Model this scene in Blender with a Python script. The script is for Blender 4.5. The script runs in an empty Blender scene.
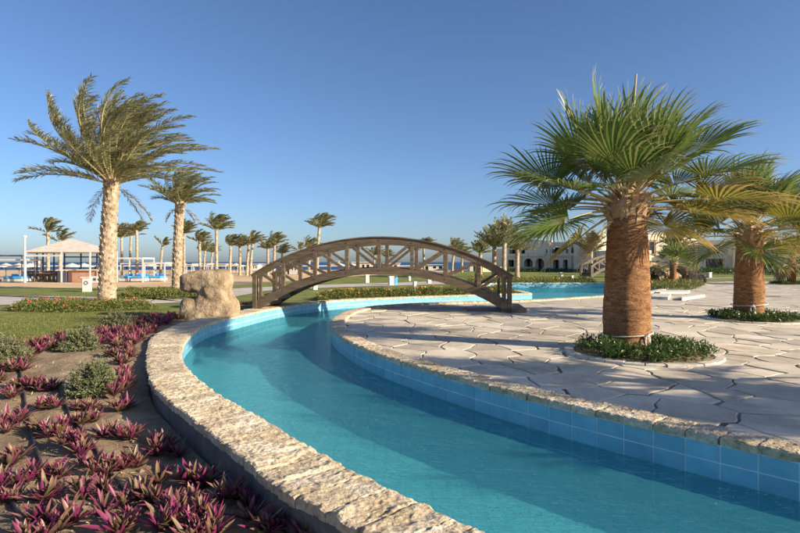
import bpy, bmesh, math, random
import numpy as np
from mathutils import Vector, Matrix, noise
from mathutils.geometry import delaunay_2d_cdt

random.seed(7)
R = math.radians
scene = bpy.context.scene
COL = scene.collection

# ------------------------------------------------------------------ camera, sky, sun, exposure
F_PX, CAM_H, HZ = 550.0, 1.6, 262.0
cd = bpy.data.cameras.new('camera'); cam = bpy.data.objects.new('camera', cd); COL.objects.link(cam)
cd.sensor_width = 36; cd.lens = 36 * F_PX / 800
cam.location = (0, 0, CAM_H); cam.rotation_euler = (R(90), 0, 0)
cd.shift_y = -(266.5 - HZ) / 800; cd.clip_end = 20000; cd.clip_start = 0.05
scene.camera = cam

SUN_EL, SUN_DIR = 20.0, (0.925, -0.38)
world = bpy.data.worlds.new('World'); scene.world = world; world.use_nodes = True
wn = world.node_tree.nodes; wl = world.node_tree.links
sky = wn.new('ShaderNodeTexSky'); sky.sky_type = 'NISHITA'; sky.sun_disc = False
sky.sun_elevation = R(SUN_EL); sky.sun_rotation = math.atan2(SUN_DIR[0], SUN_DIR[1])
sky.air_density = 0.8; sky.dust_density = 1.0; sky.ozone_density = 6.0; sky.altitude = 0
wn['Background'].inputs['Strength'].default_value = 0.097
tint = wn.new('ShaderNodeMix'); tint.data_type = 'RGBA'; tint.blend_type = 'MULTIPLY'; tint.inputs[0].default_value = 1
tint.inputs[7].default_value = (1.06, 0.94, 0.87, 1)
wl.new(sky.outputs[0], tint.inputs[6]); wl.new(tint.outputs[2], wn['Background'].inputs[0])
sl = bpy.data.lights.new('sun', 'SUN'); sun = bpy.data.objects.new('sun', sl); COL.objects.link(sun)
sl.energy = 4.8; sl.angle = R(0.5); sl.color = (1.0, 0.875, 0.67)
sv = Vector((SUN_DIR[0], SUN_DIR[1], 0)).normalized() * math.cos(R(SUN_EL)) + Vector((0, 0, math.sin(R(SUN_EL))))
sun.rotation_euler = sv.to_track_quat('Z', 'Y').to_euler()
vs = scene.view_settings
vs.view_transform = 'Standard'; vs.look = 'None'; vs.gamma = 1; vs.use_curve_mapping = False
vs.exposure = 0.98

# ------------------------------------------------------------------ helpers
def G(px, py, z=0.0):
    """ground point seen at a photo pixel, on the level z"""
    Y = F_PX * (CAM_H - z) / (py - HZ)
    return ((px - 400) * Y / F_PX, Y)

def at(px, Y):
    return ((px - 400) * Y / F_PX, Y)

def zat(py, Y):
    return CAM_H - (py - HZ) * Y / F_PX

def new_mat(name):
    m = bpy.data.materials.new(name); m.use_nodes = True
    nt = m.node_tree
    return m, nt, nt.nodes['Principled BSDF']

class NT:
    def __init__(s, m): s.nt = m.node_tree; s.n = s.nt.nodes; s.l = s.nt.links
    def node(s, t, **k):
        n = s.n.new(t)
        for a, b in k.items(): setattr(n, a, b)
        return n
    def link(s, a, b): s.l.new(a, b)
    def coord(s, kind='Object', scale=(1, 1, 1), src=None):
        if src is None:
            src = s.node('ShaderNodeNewGeometry').outputs['Position'] if kind == 'World' else s.node('ShaderNodeTexCoord').outputs[kind]
        mp = s.node('ShaderNodeMapping'); mp.inputs['Scale'].default_value = scale
        s.link(src, mp.inputs[0]); return mp.outputs[0]
    def noise(s, co, scale, detail=4, rough=0.55, dist=0.0):
        n = s.node('ShaderNodeTexNoise'); s.link(co, n.inputs['Vector'])
        n.inputs['Scale'].default_value = scale; n.inputs['Detail'].default_value = detail
        n.inputs['Roughness'].default_value = rough; n.inputs['Distortion'].default_value = dist
        return n.outputs['Fac']
    def voro(s, co, scale, feat='F1', out='Distance'):
        n = s.node('ShaderNodeTexVoronoi', feature=feat); s.link(co, n.inputs['Vector'])
        n.inputs['Scale'].default_value = scale
        return n.outputs[out]
    def ramp(s, fac, stops):
        r = s.node('ShaderNodeValToRGB'); e = r.color_ramp.elements
        while len(e) < len(stops): e.new(0.5)
        for i, (p, c) in enumerate(stops):
            e[i].position = p; e[i].color = (*c, 1) if len(c) == 3 else c
        s.link(fac, r.inputs[0]); return r.outputs[0]
    def mix(s, fac, a, b, mode='MIX'):
        m = s.node('ShaderNodeMix', data_type='RGBA', blend_type=mode)
        for i, v in ((0, fac), (6, a), (7, b)):
            if isinstance(v, (int, float)): m.inputs[i].default_value = v
            elif isinstance(v, tuple): m.inputs[i].default_value = (*v, 1)
            else: s.link(v, m.inputs[i])
        return m.outputs[2]
    def math(s, op, a, b=0.0, c=None):
        m = s.node('ShaderNodeMath', operation=op)
        for i, v in enumerate((a, b) if c is None else (a, b, c)):
            if isinstance(v, (int, float)): m.inputs[i].default_value = v
            else: s.link(v, m.inputs[i])
        return m.outputs[0]
    def bump(s, h, strength, dist, normal=None):
        b = s.node('ShaderNodeBump'); b.inputs['Strength'].default_value = strength
        b.inputs['Distance'].default_value = dist; s.link(h, b.inputs['Height'])
        if normal is not None: s.link(normal, b.inputs['Normal'])
        return b.outputs[0]

def rough_mat(name, ca, cb, cc=None, scale=3.0, rough=0.9, bumps=((20, 0.5, 0.01),), rnd=0.12, stretch=(1, 1, 1), kind='World'):
    """matt material: three colours mixed by noise, per object brightness, layered bump"""
    m, nt, p = new_mat(name); t = NT(m)
    co = t.coord(kind, stretch)
    n1 = t.noise(co, scale, 6, 0.6)
    stops = [(0.32, ca), (0.62, cb)] if cc is None else [(0.3, ca), (0.52, cb), (0.7, cc)]
    c = t.ramp(n1, stops)
    n2 = t.noise(co, scale * 9, 4, 0.6)
    c = t.mix(0.35, c, t.ramp(n2, [(0.3, (0.55, 0.55, 0.55)), (0.7, (1.3, 1.3, 1.3))]), 'MULTIPLY')
    if rnd:
        oi = t.node('ShaderNodeObjectInfo')
        k = t.math('MULTIPLY_ADD', oi.outputs['Random'], 2 * rnd, 1 - rnd)
        cm = t.node('ShaderNodeCombineColor')
        for i in range(3): t.link(k, cm.inputs[i])
        c = t.mix(1.0, c, cm.outputs[0], 'MULTIPLY')
    t.link(c, p.inputs['Base Color']); p.inputs['Roughness'].default_value = rough
    p.inputs['Specular IOR Level'].default_value = 0.25
    nrm = None
    for sc, st, di in bumps:
        nrm = t.bump(t.noise(co, sc, 5, 0.65), st, di, nrm)
    if nrm is not None: t.link(nrm, p.inputs['Normal'])
    return m

def leaf_mat(name, stops, stops_b=None, transl=0.3, rough=0.5, spec=0.35):
    """leaf: colour runs along the leaf (attribute lf.r) and between two kinds (lf.g)"""
    m, nt, p = new_mat(name); t = NT(m)
    a = t.node('ShaderNodeAttribute', attribute_name='lf'); sep = t.node('ShaderNodeSeparateColor')
    t.link(a.outputs['Color'], sep.inputs[0])
    oi = t.node('ShaderNodeObjectInfo')
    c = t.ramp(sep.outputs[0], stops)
    if stops_b:
        c2 = t.ramp(sep.outputs[0], stops_b)
        f = t.math('FRACT', t.math('ADD', sep.outputs[1], t.math('MULTIPLY', oi.outputs['Random'], sep.outputs[2])))
        c = t.mix(t.ramp(f, [(0.3, (0, 0, 0)), (0.7, (1, 1, 1))]), c, c2)
    g = t.noise(t.coord('World'), 9.0, 2)
    c = t.mix(0.5, c, t.ramp(g, [(0.3, (0.6, 0.6, 0.6)), (0.7, (1.25, 1.25, 1.25))]), 'MULTIPLY')
    t.link(c, p.inputs['Base Color']); p.inputs['Roughness'].default_value = rough
    p.inputs['Specular IOR Level'].default_value = spec
    tr = t.node('ShaderNodeBsdfTranslucent'); t.link(c, tr.inputs[0])
    mx = t.node('ShaderNodeMixShader'); mx.inputs[0].default_value = transl
    out = nt.nodes['Material Output']
    t.link(p.outputs[0], mx.inputs[1]); t.link(tr.outputs[0], mx.inputs[2]); t.link(mx.outputs[0], out.inputs[0])
    return m

def plain(name, c, rough=0.6, metal=0.0, bump=None, var=0.12):
    m, nt, p = new_mat(name); t = NT(m)
    co = t.coord('World')
    n = t.noise(co, 2.5, 5)
    lo = tuple(x * (1 - var) for x in c); hi = tuple(min(1, x * (1 + var)) for x in c)
    t.link(t.ramp(n, [(0.35, lo), (0.65, hi)]), p.inputs['Base Color'])
    p.inputs['Roughness'].default_value = rough; p.inputs['Metallic'].default_value = metal
    if bump: t.link(t.bump(t.noise(co, bump[0], 4), bump[1], bump[2]), p.inputs['Normal'])
    return m

class MB:
    """mesh builder"""
    def __init__(s): s.v = []; s.f = []; s.a = []; s.mi = []
    def add(s, vs, fs, at=None, mi=0):
        o = len(s.v); s.v.extend(vs); s.f.extend([tuple(i + o for i in f) for f in fs]); s.mi.extend([mi] * len(fs))
        if at is not None: s.a.extend(at)
    def box(s, c, d, rot=None, mi=0):
        hx, hy, hz = d[0] / 2, d[1] / 2, d[2] / 2
        P = [Vector((x, y, z)) for z in (-hz, hz) for x, y in ((-hx, -hy), (hx, -hy), (hx, hy), (-hx, hy))]
        if rot is not None: P = [rot @ q for q in P]
        c = Vector(c)
        s.add([tuple(q + c) for q in P], [(3, 2, 1, 0), (4, 5, 6, 7), (0, 1, 5, 4), (1, 2, 6, 5), (2, 3, 7, 6), (3, 0, 4, 7)], mi=mi)
    def beam(s, a, b, w, h, up=(0, 0, 1), mi=0):
        a = Vector(a); b = Vector(b); d = (b - a); L = d.length; d.normalize()
        u = Vector(up); sd = d.cross(u)
        if sd.length < 1e-4: sd = Vector((1, 0, 0))
        sd.normalize(); u = sd.cross(d)
        M = Matrix((sd, d, u)).transposed()
        s.box((a + b) / 2, (w, L, h), M, mi)
    def tube(s, pts, rad, n=8, mi=0, cap=True):
        pts = [Vector(p) for p in pts]; rings = []
        if not hasattr(rad, '__len__'): rad = [rad] * len(pts)
        ref = Vector((0.13, 0.21, 1)).normalized()
        vs = []; fs = []
        for i, p in enumerate(pts):
            d = (pts[min(i + 1, len(pts) - 1)] - pts[max(i - 1, 0)]).normalized()
            sd = d.cross(ref)
            if sd.length < 0.05: sd = d.cross(Vector((1, 0, 0)))
            sd.normalize(); u = sd.cross(d)
            for k in range(n):
                a = 2 * math.pi * k / n
                vs.append(tuple(p + (sd * math.cos(a) + u * math.sin(a)) * rad[i]))
        for i in range(len(pts) - 1):
            for k in range(n):
                k2 = (k + 1) % n
                fs.append((i * n + k, i * n + k2, (i + 1) * n + k2, (i + 1) * n + k))
        if cap:
            fs.append(tuple(range(n))); fs.append(tuple((len(pts) - 1) * n + k for k in reversed(range(n))))
        s.add(vs, fs, mi=mi)
    def mesh(s, name, mats, smooth=False):
        me = bpy.data.meshes.new(name); me.from_pydata(s.v, [], s.f)
        for m in (mats if isinstance(mats, (list, tuple)) else [mats]): me.materials.append(m)
        if any(s.mi): me.polygons.foreach_set('material_index', s.mi)
        if s.a:
            ca = me.color_attributes.new('lf', 'FLOAT_COLOR', 'POINT')
            ca.data.foreach_set('color', np.array(s.a, dtype=np.float32).ravel())
        if smooth: me.polygons.foreach_set('use_smooth', [True] * len(me.polygons))
        me.update(); return me
    def build(s, name, mats, parent=None, smooth=False, **k):
        return link(name, s.mesh(name, mats, smooth), parent, **k)

def link(name, data, parent=None, loc=None, label=None, cat=None, group=None, kind=None):
    o = bpy.data.objects.new(name, data); COL.objects.link(o)
    if loc is not None: o.location = loc
    if parent is not None: o.parent = parent
    tag(o, label, cat, group, kind); return o

def tag(o, label=None, cat=None, group=None, kind=None):
    if label: o['label'] = label
    if cat: o['category'] = cat
    if group: o['group'] = group
    if kind: o['kind'] = kind
    return o

def thing(name, loc, label, cat, group=None, rz=0.0):
    o = link(name, None, None, loc, label, cat, group); o.rotation_euler = (0, 0, rz); return o

def copy_tree(o, parent=None):
    c = o.copy(); COL.objects.link(c); c.parent = parent
    for ch in list(o.children): copy_tree(ch, c)
    return c

def bevel_mesh(me, w, seg=1):
    bm = bmesh.new(); bm.from_mesh(me)
    bmesh.ops.bevel(bm, geom=list(bm.edges), offset=w, segments=seg, affect='EDGES', clamp_overlap=True)
    bm.to_mesh(me); bm.free(); return me

def in_poly(x, y, poly):
    c = False; n = len(poly); j = n - 1
    for i in range(n):
        xi, yi = poly[i]; xj, yj = poly[j]
        if (yi > y) != (yj > y) and x < (xj - xi) * (y - yi) / (yj - yi) + xi: c = not c
        j = i
    return c

def nearest_on(x, y, poly, closed=True):
    best = (1e9, None)
    n = len(poly)
    for i in range(n if closed else n - 1):
        ax, ay = poly[i]; bx, by = poly[(i + 1) % n]
        dx, dy = bx - ax, by - ay; L = dx * dx + dy * dy
        t = 0 if L == 0 else max(0, min(1, ((x - ax) * dx + (y - ay) * dy) / L))
        qx, qy = ax + t * dx, ay + t * dy; d = math.hypot(x - qx, y - qy)
        if d < best[0]: best = (d, (qx, qy))
    return best

def sheet_mesh(name, polys, holes, zf, spacing, mat, bounds=None):
    """exact triangulated sheet: inside any of polys, outside all holes, with interior points every spacing"""
    vs = []; es = []
    for pl in polys + holes:
        o = len(vs); vs.extend(Vector(p) for p in pl); n = len(pl)
        es.extend((o + i, o + (i + 1) % n) for i in range(n))
    if spacing:
        b = bounds or (min(p[0] for q in polys for p in q), max(p[0] for q in polys for p in q), min(p[1] for q in polys for p in q), max(p[1] for q in polys for p in q))
        y = b[2]
        while y < b[3]:
            x = b[0]
            while x < b[1]:
                vs.append(Vector((x + random.uniform(-.2, .2) * spacing, y + random.uniform(-.2, .2) * spacing))); x += spacing
            y += spacing
    V, E_, Fc, *_ = delaunay_2d_cdt(vs, es, [], 0, 1e-5)
    fs = []
    for f in Fc:
        cx = sum(V[i][0] for i in f) / len(f); cy = sum(V[i][1] for i in f) / len(f)
        if any(in_poly(cx, cy, p) for p in polys) and not any(in_poly(cx, cy, h) for h in holes):
            fs.append(tuple(f))
    me = bpy.data.meshes.new(name)
    me.from_pydata([(v[0], v[1], zf(v[0], v[1])) for v in V], [], fs)
    bm = bmesh.new(); bm.from_mesh(me)
    bmesh.ops.delete(bm, geom=[v for v in bm.verts if not v.link_faces], context='VERTS')
    bmesh.ops.recalc_face_normals(bm, faces=bm.faces)
    if bm.faces and sum(f.normal.z for f in bm.faces) < 0: bmesh.ops.reverse_faces(bm, faces=bm.faces)
    bm.to_mesh(me); bm.free()
    me.materials.append(mat); return me

def catmull(P, n=6):
    out = []
    for i in range(len(P) - 1):
        p0 = P[max(i - 1, 0)]; p1 = P[i]; p2 = P[i + 1]; p3 = P[min(i + 2, len(P) - 1)]
        for k in range(n):
            t = k / n
            out.append(tuple(0.5 * (2 * p1[j] + (p2[j] - p0[j]) * t + (2 * p0[j] - 5 * p1[j] + 4 * p2[j] - p3[j]) * t * t + (3 * p1[j] - p0[j] - 3 * p2[j] + p3[j]) * t ** 3) for j in (0, 1)))
    out.append(tuple(P[-1])); return out

def resample(P, step):
    L = [0]
    for a, b in zip(P, P[1:]): L.append(L[-1] + math.dist(a, b))
    n = max(1, int(round(L[-1] / step))); out = []; j = 0
    for i in range(n + 1):
        s = L[-1] * i / n
        while j < len(L) - 2 and L[j + 1] < s: j += 1
        t = (s - L[j]) / max(1e-9, L[j + 1] - L[j])
        out.append((P[j][0] + (P[j + 1][0] - P[j][0]) * t, P[j][1] + (P[j + 1][1] - P[j][1]) * t))
    return out

def smooth01(a, b, x):
    t = max(0, min(1, (x - a) / (b - a))); return t * t * (3 - 2 * t)

def fbm(x, y, z=0.0, o=4):
    return noise.fractal(Vector((x, y, z)), 1.0, 2.0, o)

# ------------------------------------------------------------------ materials
M = {}
M['soil'] = rough_mat('soil', (0.16, 0.11, 0.07), (0.30, 0.22, 0.14), (0.42, 0.32, 0.21), 1.3, 0.95, ((14, 0.6, 0.03), (70, 0.5, 0.012)), 0)
M['sand'] = rough_mat('sand', (0.56, 0.39, 0.22), (0.68, 0.49, 0.29), None, 0.25, 0.95, ((3, 0.4, 0.05), (40, 0.4, 0.01)), 0)
M['path'] = rough_mat('path', (0.44, 0.38, 0.33), (0.56, 0.49, 0.43), None, 0.8, 0.9, ((30, 0.3, 0.006),), 0)
M['lawn'] = rough_mat('lawn', (0.12, 0.155, 0.03), (0.20, 0.22, 0.05), (0.30, 0.27, 0.09), 0.9, 0.9, ((26, 0.9, 0.05), (90, 0.8, 0.02)), 0)
M['joint'] = rough_mat('joint', (0.10, 0.08, 0.065), (0.24, 0.20, 0.16), (0.56, 0.49, 0.40), 0.7, 0.95, ((60, 0.7, 0.01),), 0)
M['rock'] = rough_mat('rock', (0.20, 0.13, 0.075), (0.44, 0.32, 0.20), (0.60, 0.46, 0.31), 2.6, 0.95, ((5, 0.8, 0.12), (17, 0.9, 0.05), (60, 0.9, 0.015)), 0)
M['plaster'] = rough_mat('plaster', (0.74, 0.62, 0.47), (0.82, 0.70, 0.54), None, 0.4, 0.9, ((12, 0.2, 0.01),), 0)
M['white'] = plain('white_paint', (0.56, 0.53, 0.48), 0.5)
M['canvas'] = plain('canvas', (0.64, 0.55, 0.46), 0.8)
M['dark'] = plain('dark_metal', (0.06, 0.07, 0.10), 0.5)
M['dkglass'] = plain('window_glass', (0.035, 0.045, 0.055), 0.12)
M['blue'] = plain('blue_fabric', (0.05, 0.30, 0.62), 0.7)
M['terracotta'] = plain('terracotta', (0.42, 0.24, 0.16), 0.8)
M['wood'] = rough_mat('bridge_timber', (0.085, 0.058, 0.034), (0.135, 0.095, 0.057), (0.19, 0.14, 0.088), 2.2, 0.62, ((14, 0.35, 0.006), (80, 0.3, 0.002)), 0.14, (1, 1, 5))
M['wood'].node_tree.nodes['Principled BSDF'].inputs['Specular IOR Level'].default_value = 0.45
M['rope'] = plain('rope', (0.75, 0.70, 0.60), 0.9, bump=(120, 0.8, 0.01))
M['hose'] = plain('hose', (0.06, 0.05, 0.045), 0.6)
M['bark_date'] = rough_mat('date_bark', (0.22, 0.15, 0.09), (0.41, 0.31, 0.21), (0.58, 0.47, 0.34), 4.0, 0.95, ((25, 0.8, 0.03), (90, 0.7, 0.01)), 0)
M['boot'] = rough_mat('leaf_boot', (0.25, 0.14, 0.07), (0.42, 0.27, 0.14), (0.6, 0.45, 0.27), 5.0, 0.85, ((30, 0.6, 0.02),), 0.15)

def mat_fibre():
    m, nt, p = new_mat('fibre_bark'); t = NT(m)
    co = t.coord('Object', (1, 1, 1))
    ring = t.noise(t.coord('Object', (3.5, 3.5, 11)), 1.5, 6, 0.72, 1.0)
    spec = t.noise(co, 46, 3, 0.7)
    big = t.noise(co, 1.7, 4, 0.6)
    c = t.ramp(ring, [(0.28, (0.12, 0.06, 0.03)), (0.45, (0.27, 0.14, 0.068)), (0.6, (0.40, 0.23, 0.115)), (0.75, (0.54, 0.36, 0.20))])
    c = t.mix(0.8, c, t.ramp(spec, [(0.35, (0.45, 0.42, 0.4)), (0.55, (1.05, 1.0, 1.0)), (0.72, (1.7, 1.55, 1.3))]), 'MULTIPLY')
    c = t.mix(0.5, c, t.ramp(big, [(0.35, (0.7, 0.66, 0.62)), (0.65, (1.15, 1.1, 1.0))]), 'MULTIPLY')
    t.link(c, p.inputs['Base Color']); p.inputs['Roughness'].default_value = 0.95
    p.inputs['Specular IOR Level'].default_value = 0.15
    n1 = t.bump(ring, 0.9, 0.03); n2 = t.bump(spec, 0.9, 0.02, n1); t.link(n2, p.inputs['Normal'])
    return m
M['fibre'] = mat_fibre()

def mat_coping():
    m, nt, p = new_mat('coping_limestone'); t = NT(m)
    co = t.coord('World'); oi = t.node('ShaderNodeObjectInfo')
    n1 = t.noise(co, 2.4, 6, 0.65); n2 = t.noise(co, 22, 6, 0.7, 0.4); pit = t.voro(co, 34)
    c = t.ramp(n1, [(0.3, (0.44, 0.34, 0.22)), (0.5, (0.60, 0.49, 0.35)), (0.68, (0.74, 0.65, 0.52))])
    c = t.mix(0.75, c, t.ramp(n2, [(0.34, (0.50, 0.44, 0.38)), (0.5, (1, 0.98, 0.95)), (0.66, (1.25, 1.24, 1.2))]), 'MULTIPLY')
    k = t.math('MULTIPLY_ADD', oi.outputs['Random'], 0.3, 0.84)
    cm = t.node('ShaderNodeCombineColor')
    for i in range(3): t.link(k, cm.inputs[i])
    c = t.mix(1.0, c, cm.outputs[0], 'MULTIPLY')
    t.link(c, p.inputs['Base Color']); p.inputs['Roughness'].default_value = 0.95; p.inputs['Specular IOR Level'].default_value = 0.15
    a = t.bump(n2, 0.9, 0.03); b = t.bump(pit, 0.5, 0.01, a); t.link(b, p.inputs['Normal'])
    return m
M['coping'] = mat_coping()

def mat_paving():
    m, nt, p = new_mat('paving_limestone'); t = NT(m)
    co = t.coord('World'); oi = t.node('ShaderNodeObjectInfo')
    n1 = t.noise(co, 1.1, 6, 0.6, 0.5); n2 = t.noise(t.coord('World', (6, 1.6, 1)), 3.2, 5, 0.65)
    n3 = t.noise(co, 60, 3, 0.6)
    c = t.ramp(n1, [(0.3, (0.44, 0.375, 0.29)), (0.5, (0.63, 0.545, 0.43)), (0.72, (0.76, 0.67, 0.54))])
    c = t.mix(0.4, c, t.ramp(n2, [(0.3, (0.72, 0.68, 0.64)), (0.6, (1.1, 1.08, 1.05))]), 'MULTIPLY')
    c = t.mix(0.3, c, t.ramp(n3, [(0.35, (0.7, 0.7, 0.7)), (0.65, (1.15, 1.15, 1.15))]), 'MULTIPLY')
    k = t.math('MULTIPLY_ADD', oi.outputs['Random'], 0.44, 0.74)
    cm = t.node('ShaderNodeCombineColor')
    for i in range(3): t.link(k, cm.inputs[i])
    c = t.mix(1.0, c, cm.outputs[0], 'MULTIPLY')
    t.link(c, p.inputs['Base Color']); p.inputs['Roughness'].default_value = 0.8; p.inputs['Specular IOR Level'].default_value = 0.25
    t.link(t.bump(n3, 0.4, 0.004, t.bump(n1, 0.4, 0.02)), p.inputs['Normal'])
    return m
M['paving'] = mat_paving()

def mat_tile(name, ca, cb):
    m, nt, p = new_mat(name); t = NT(m)
    co = t.coord('World'); oi = t.node('ShaderNodeObjectInfo')
    c = t.ramp(t.noise(co, 5, 4), [(0.3, ca), (0.7, cb)])
    k = t.math('MULTIPLY_ADD', oi.outputs['Random'], 0.2, 0.9)
    cm = t.node('ShaderNodeCombineColor')
    for i in range(3): t.link(k, cm.inputs[i])
    c = t.mix(1.0, c, cm.outputs[0], 'MULTIPLY')
    t.link(c, p.inputs['Base Color']); p.inputs['Roughness'].default_value = 0.28
    t.link(t.bump(t.noise(co, 12, 2), 0.15, 0.01), p.inputs['Normal'])
    return m
M['tile'] = mat_tile('pool_tile', (0.13, 0.36, 0.49), (0.20, 0.46, 0.58))
M['grout'] = plain('grout', (0.62, 0.74, 0.76), 0.8)
M['ledge'] = plain('ledge', (0.64, 0.58, 0.48), 0.8, bump=(30, 0.3, 0.01))

def mat_floor():
    m, nt, p = new_mat('pool_floor'); t = NT(m)
    co = t.coord('World')
    b = t.node('ShaderNodeTexBrick'); t.link(co, b.inputs['Vector'])
    b.inputs['Color1'].default_value = (0.36, 0.74, 0.80, 1); b.inputs['Color2'].default_value = (0.44, 0.82, 0.85, 1)
    b.inputs['Mortar'].default_value = (0.34, 0.66, 0.72, 1); b.inputs['Scale'].default_value = 3.0; b.inputs['Mortar Size'].default_value = 0.02
    b.offset = 0.0
    c = t.mix(0.5, b.outputs['Color'], t.ramp(t.noise(co, 3, 5), [(0.3, (0.75, 0.78, 0.78)), (0.7, (1.15, 1.12, 1.1))]), 'MULTIPLY')
    t.link(c, p.inputs['Base Color']); p.inputs['Roughness'].default_value = 0.6
    return m
M['floor'] = mat_floor()

def mat_water():
    m, nt, p = new_mat('water'); t = NT(m)
    nt.nodes.remove(p)
    co = t.coord('World', (0.75, 1.35, 1))
    w1 = t.noise(co, 1.6, 3, 0.5, 0.6); w2 = t.noise(co, 7.0, 4, 0.6, 0.8); w3 = t.noise(co, 22.0, 2, 0.5, 0.5)
    nrm = t.bump(w3, 1.0, 0.06, t.bump(w2, 1.0, 0.22, t.bump(w1, 0.8, 0.4)))
    gl = t.node('ShaderNodeBsdfGlossy'); gl.inputs['Roughness'].default_value = 0.07; t.link(nrm, gl.inputs['Normal'])
    tr = t.node('ShaderNodeBsdfRefraction'); tr.inputs['IOR'].default_value = 1.12; tr.inputs['Roughness'].default_value = 0.0
    tp = t.node('ShaderNodeBsdfTransparent'); tp.inputs[0].default_value = (0.46, 0.77, 0.80, 1)
    tur = t.node('ShaderNodeBsdfDiffuse'); tur.inputs[0].default_value = (0.07, 0.38, 0.44, 1)
    nt.nodes.remove(tr)
    m1 = t.node('ShaderNodeMixShader'); m1.inputs[0].default_value = 0.30
    t.link(tp.outputs[0], m1.inputs[1]); t.link(tur.outputs[0], m1.inputs[2])
    # Schlick reflectance from the rippled normal, the same from above and below
    gm = t.node('ShaderNodeNewGeometry'); dt = t.node('ShaderNodeVectorMath', operation='DOT_PRODUCT')
    t.link(gm.outputs['Incoming'], dt.inputs[0]); t.link(nrm, dt.inputs[1])
    k = t.math('POWER', t.math('SUBTRACT', 1.0, t.math('MINIMUM', t.math('ABSOLUTE', dt.outputs['Value']), 1.0)), 5.0)
    fres = t.math('MULTIPLY_ADD', k, 0.98, 0.02)
    mx = t.node('ShaderNodeMixShader'); t.link(fres, mx.inputs[0]); t.link(m1.outputs[0], mx.inputs[1]); t.link(gl.outputs[0], mx.inputs[2])
    t.link(mx.outputs[0], nt.nodes['Material Output'].inputs[0])
    return m
M['water'] = mat_water()
def mat_sea():
    m, nt, p = new_mat('sea'); t = NT(m)
    co = t.coord('World', (0.05, 0.3, 1))
    t.link(t.ramp(t.noise(co, 1.0, 5), [(0.3, (0.012, 0.045, 0.13)), (0.7, (0.03, 0.09, 0.2))]), p.inputs['Base Color'])
    p.inputs['Roughness'].default_value = 0.45
    t.link(t.bump(t.noise(co, 6, 4), 0.8, 1.0), p.inputs['Normal']); return m
M['sea'] = mat_sea()

G3 = [(0.0, (0.12, 0.17, 0.05)), (0.6, (0.085, 0.15, 0.045)), (1.0, (0.22, 0.25, 0.11))]
M['fan_green'] = leaf_mat('fan_leaf_green', [(0.0, (0.30, 0.30, 0.08)), (0.25, (0.12, 0.20, 0.04)), (0.8, (0.13, 0.20, 0.045)), (1.0, (0.50, 0.45, 0.24))],
                          [(0.0, (0.30, 0.28, 0.08)), (0.3, (0.19, 0.24, 0.06)), (0.8, (0.21, 0.24, 0.07)), (1.0, (0.50, 0.42, 0.24))], 0.36, 0.38, 0.5)
M['fan_gold'] = leaf_mat('fan_leaf_gold', [(0.0, (0.34, 0.28, 0.05)), (0.4, (0.30, 0.24, 0.035)), (0.8, (0.42, 0.26, 0.06)), (1.0, (0.52, 0.36, 0.16))],
                         [(0.0, (0.22, 0.24, 0.05)), (0.5, (0.20, 0.21, 0.04)), (1.0, (0.46, 0.30, 0.10))], 0.35, 0.4, 0.4)
M['fan_dry'] = leaf_mat('fan_leaf_dry', [(0.0, (0.36, 0.25, 0.12)), (0.5, (0.45, 0.33, 0.17)), (1.0, (0.6, 0.47, 0.28))], None, 0.2, 0.7, 0.2)
M['date_green'] = leaf_mat('date_leaf', [(0.0, (0.24, 0.24, 0.10)), (0.6, (0.24, 0.255, 0.125)), (1.0, (0.46, 0.42, 0.25))],
                           [(0.0, (0.42, 0.39, 0.20)), (0.6, (0.42, 0.41, 0.23)), (1.0, (0.60, 0.54, 0.36))], 0.42, 0.5, 0.3)
M['rachis'] = plain('rachis', (0.46, 0.36, 0.17), 0.6)
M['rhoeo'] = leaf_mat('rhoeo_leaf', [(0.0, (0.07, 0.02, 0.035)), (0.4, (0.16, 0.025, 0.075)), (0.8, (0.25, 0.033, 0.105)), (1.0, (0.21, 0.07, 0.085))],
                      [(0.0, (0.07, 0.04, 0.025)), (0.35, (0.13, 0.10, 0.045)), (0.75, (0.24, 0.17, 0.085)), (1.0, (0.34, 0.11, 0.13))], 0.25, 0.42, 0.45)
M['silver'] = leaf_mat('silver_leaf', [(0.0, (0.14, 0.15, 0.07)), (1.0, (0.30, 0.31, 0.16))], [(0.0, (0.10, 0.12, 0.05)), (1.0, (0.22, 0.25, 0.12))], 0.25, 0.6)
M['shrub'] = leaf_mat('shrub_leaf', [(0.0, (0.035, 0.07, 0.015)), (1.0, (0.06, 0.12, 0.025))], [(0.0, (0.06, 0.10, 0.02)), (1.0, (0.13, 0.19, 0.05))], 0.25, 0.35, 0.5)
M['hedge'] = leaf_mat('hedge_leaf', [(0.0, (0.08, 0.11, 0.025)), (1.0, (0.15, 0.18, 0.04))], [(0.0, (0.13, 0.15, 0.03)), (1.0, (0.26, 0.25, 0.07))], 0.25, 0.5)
M['red_petal'] = leaf_mat('red_petal', [(0.0, (0.55, 0.05, 0.03)), (1.0, (0.75, 0.14, 0.08))], [(0.0, (0.6, 0.1, 0.05)), (1.0, (0.8, 0.3, 0.15))], 0.3)
M['yellow_petal'] = leaf_mat('yellow_petal', [(0.0, (0.65, 0.33, 0.04)), (1.0, (0.75, 0.45, 0.06))], [(0.0, (0.6, 0.18, 0.04)), (1.0, (0.7, 0.3, 0.06))], 0.3)
M['grass'] = leaf_mat('grass_blade', [(0.0, (0.09, 0.12, 0.02)), (1.0, (0.20, 0.23, 0.06))], [(0.0, (0.15, 0.15, 0.04)), (1.0, (0.32, 0.28, 0.10))], 0.3, 0.6)

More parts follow.
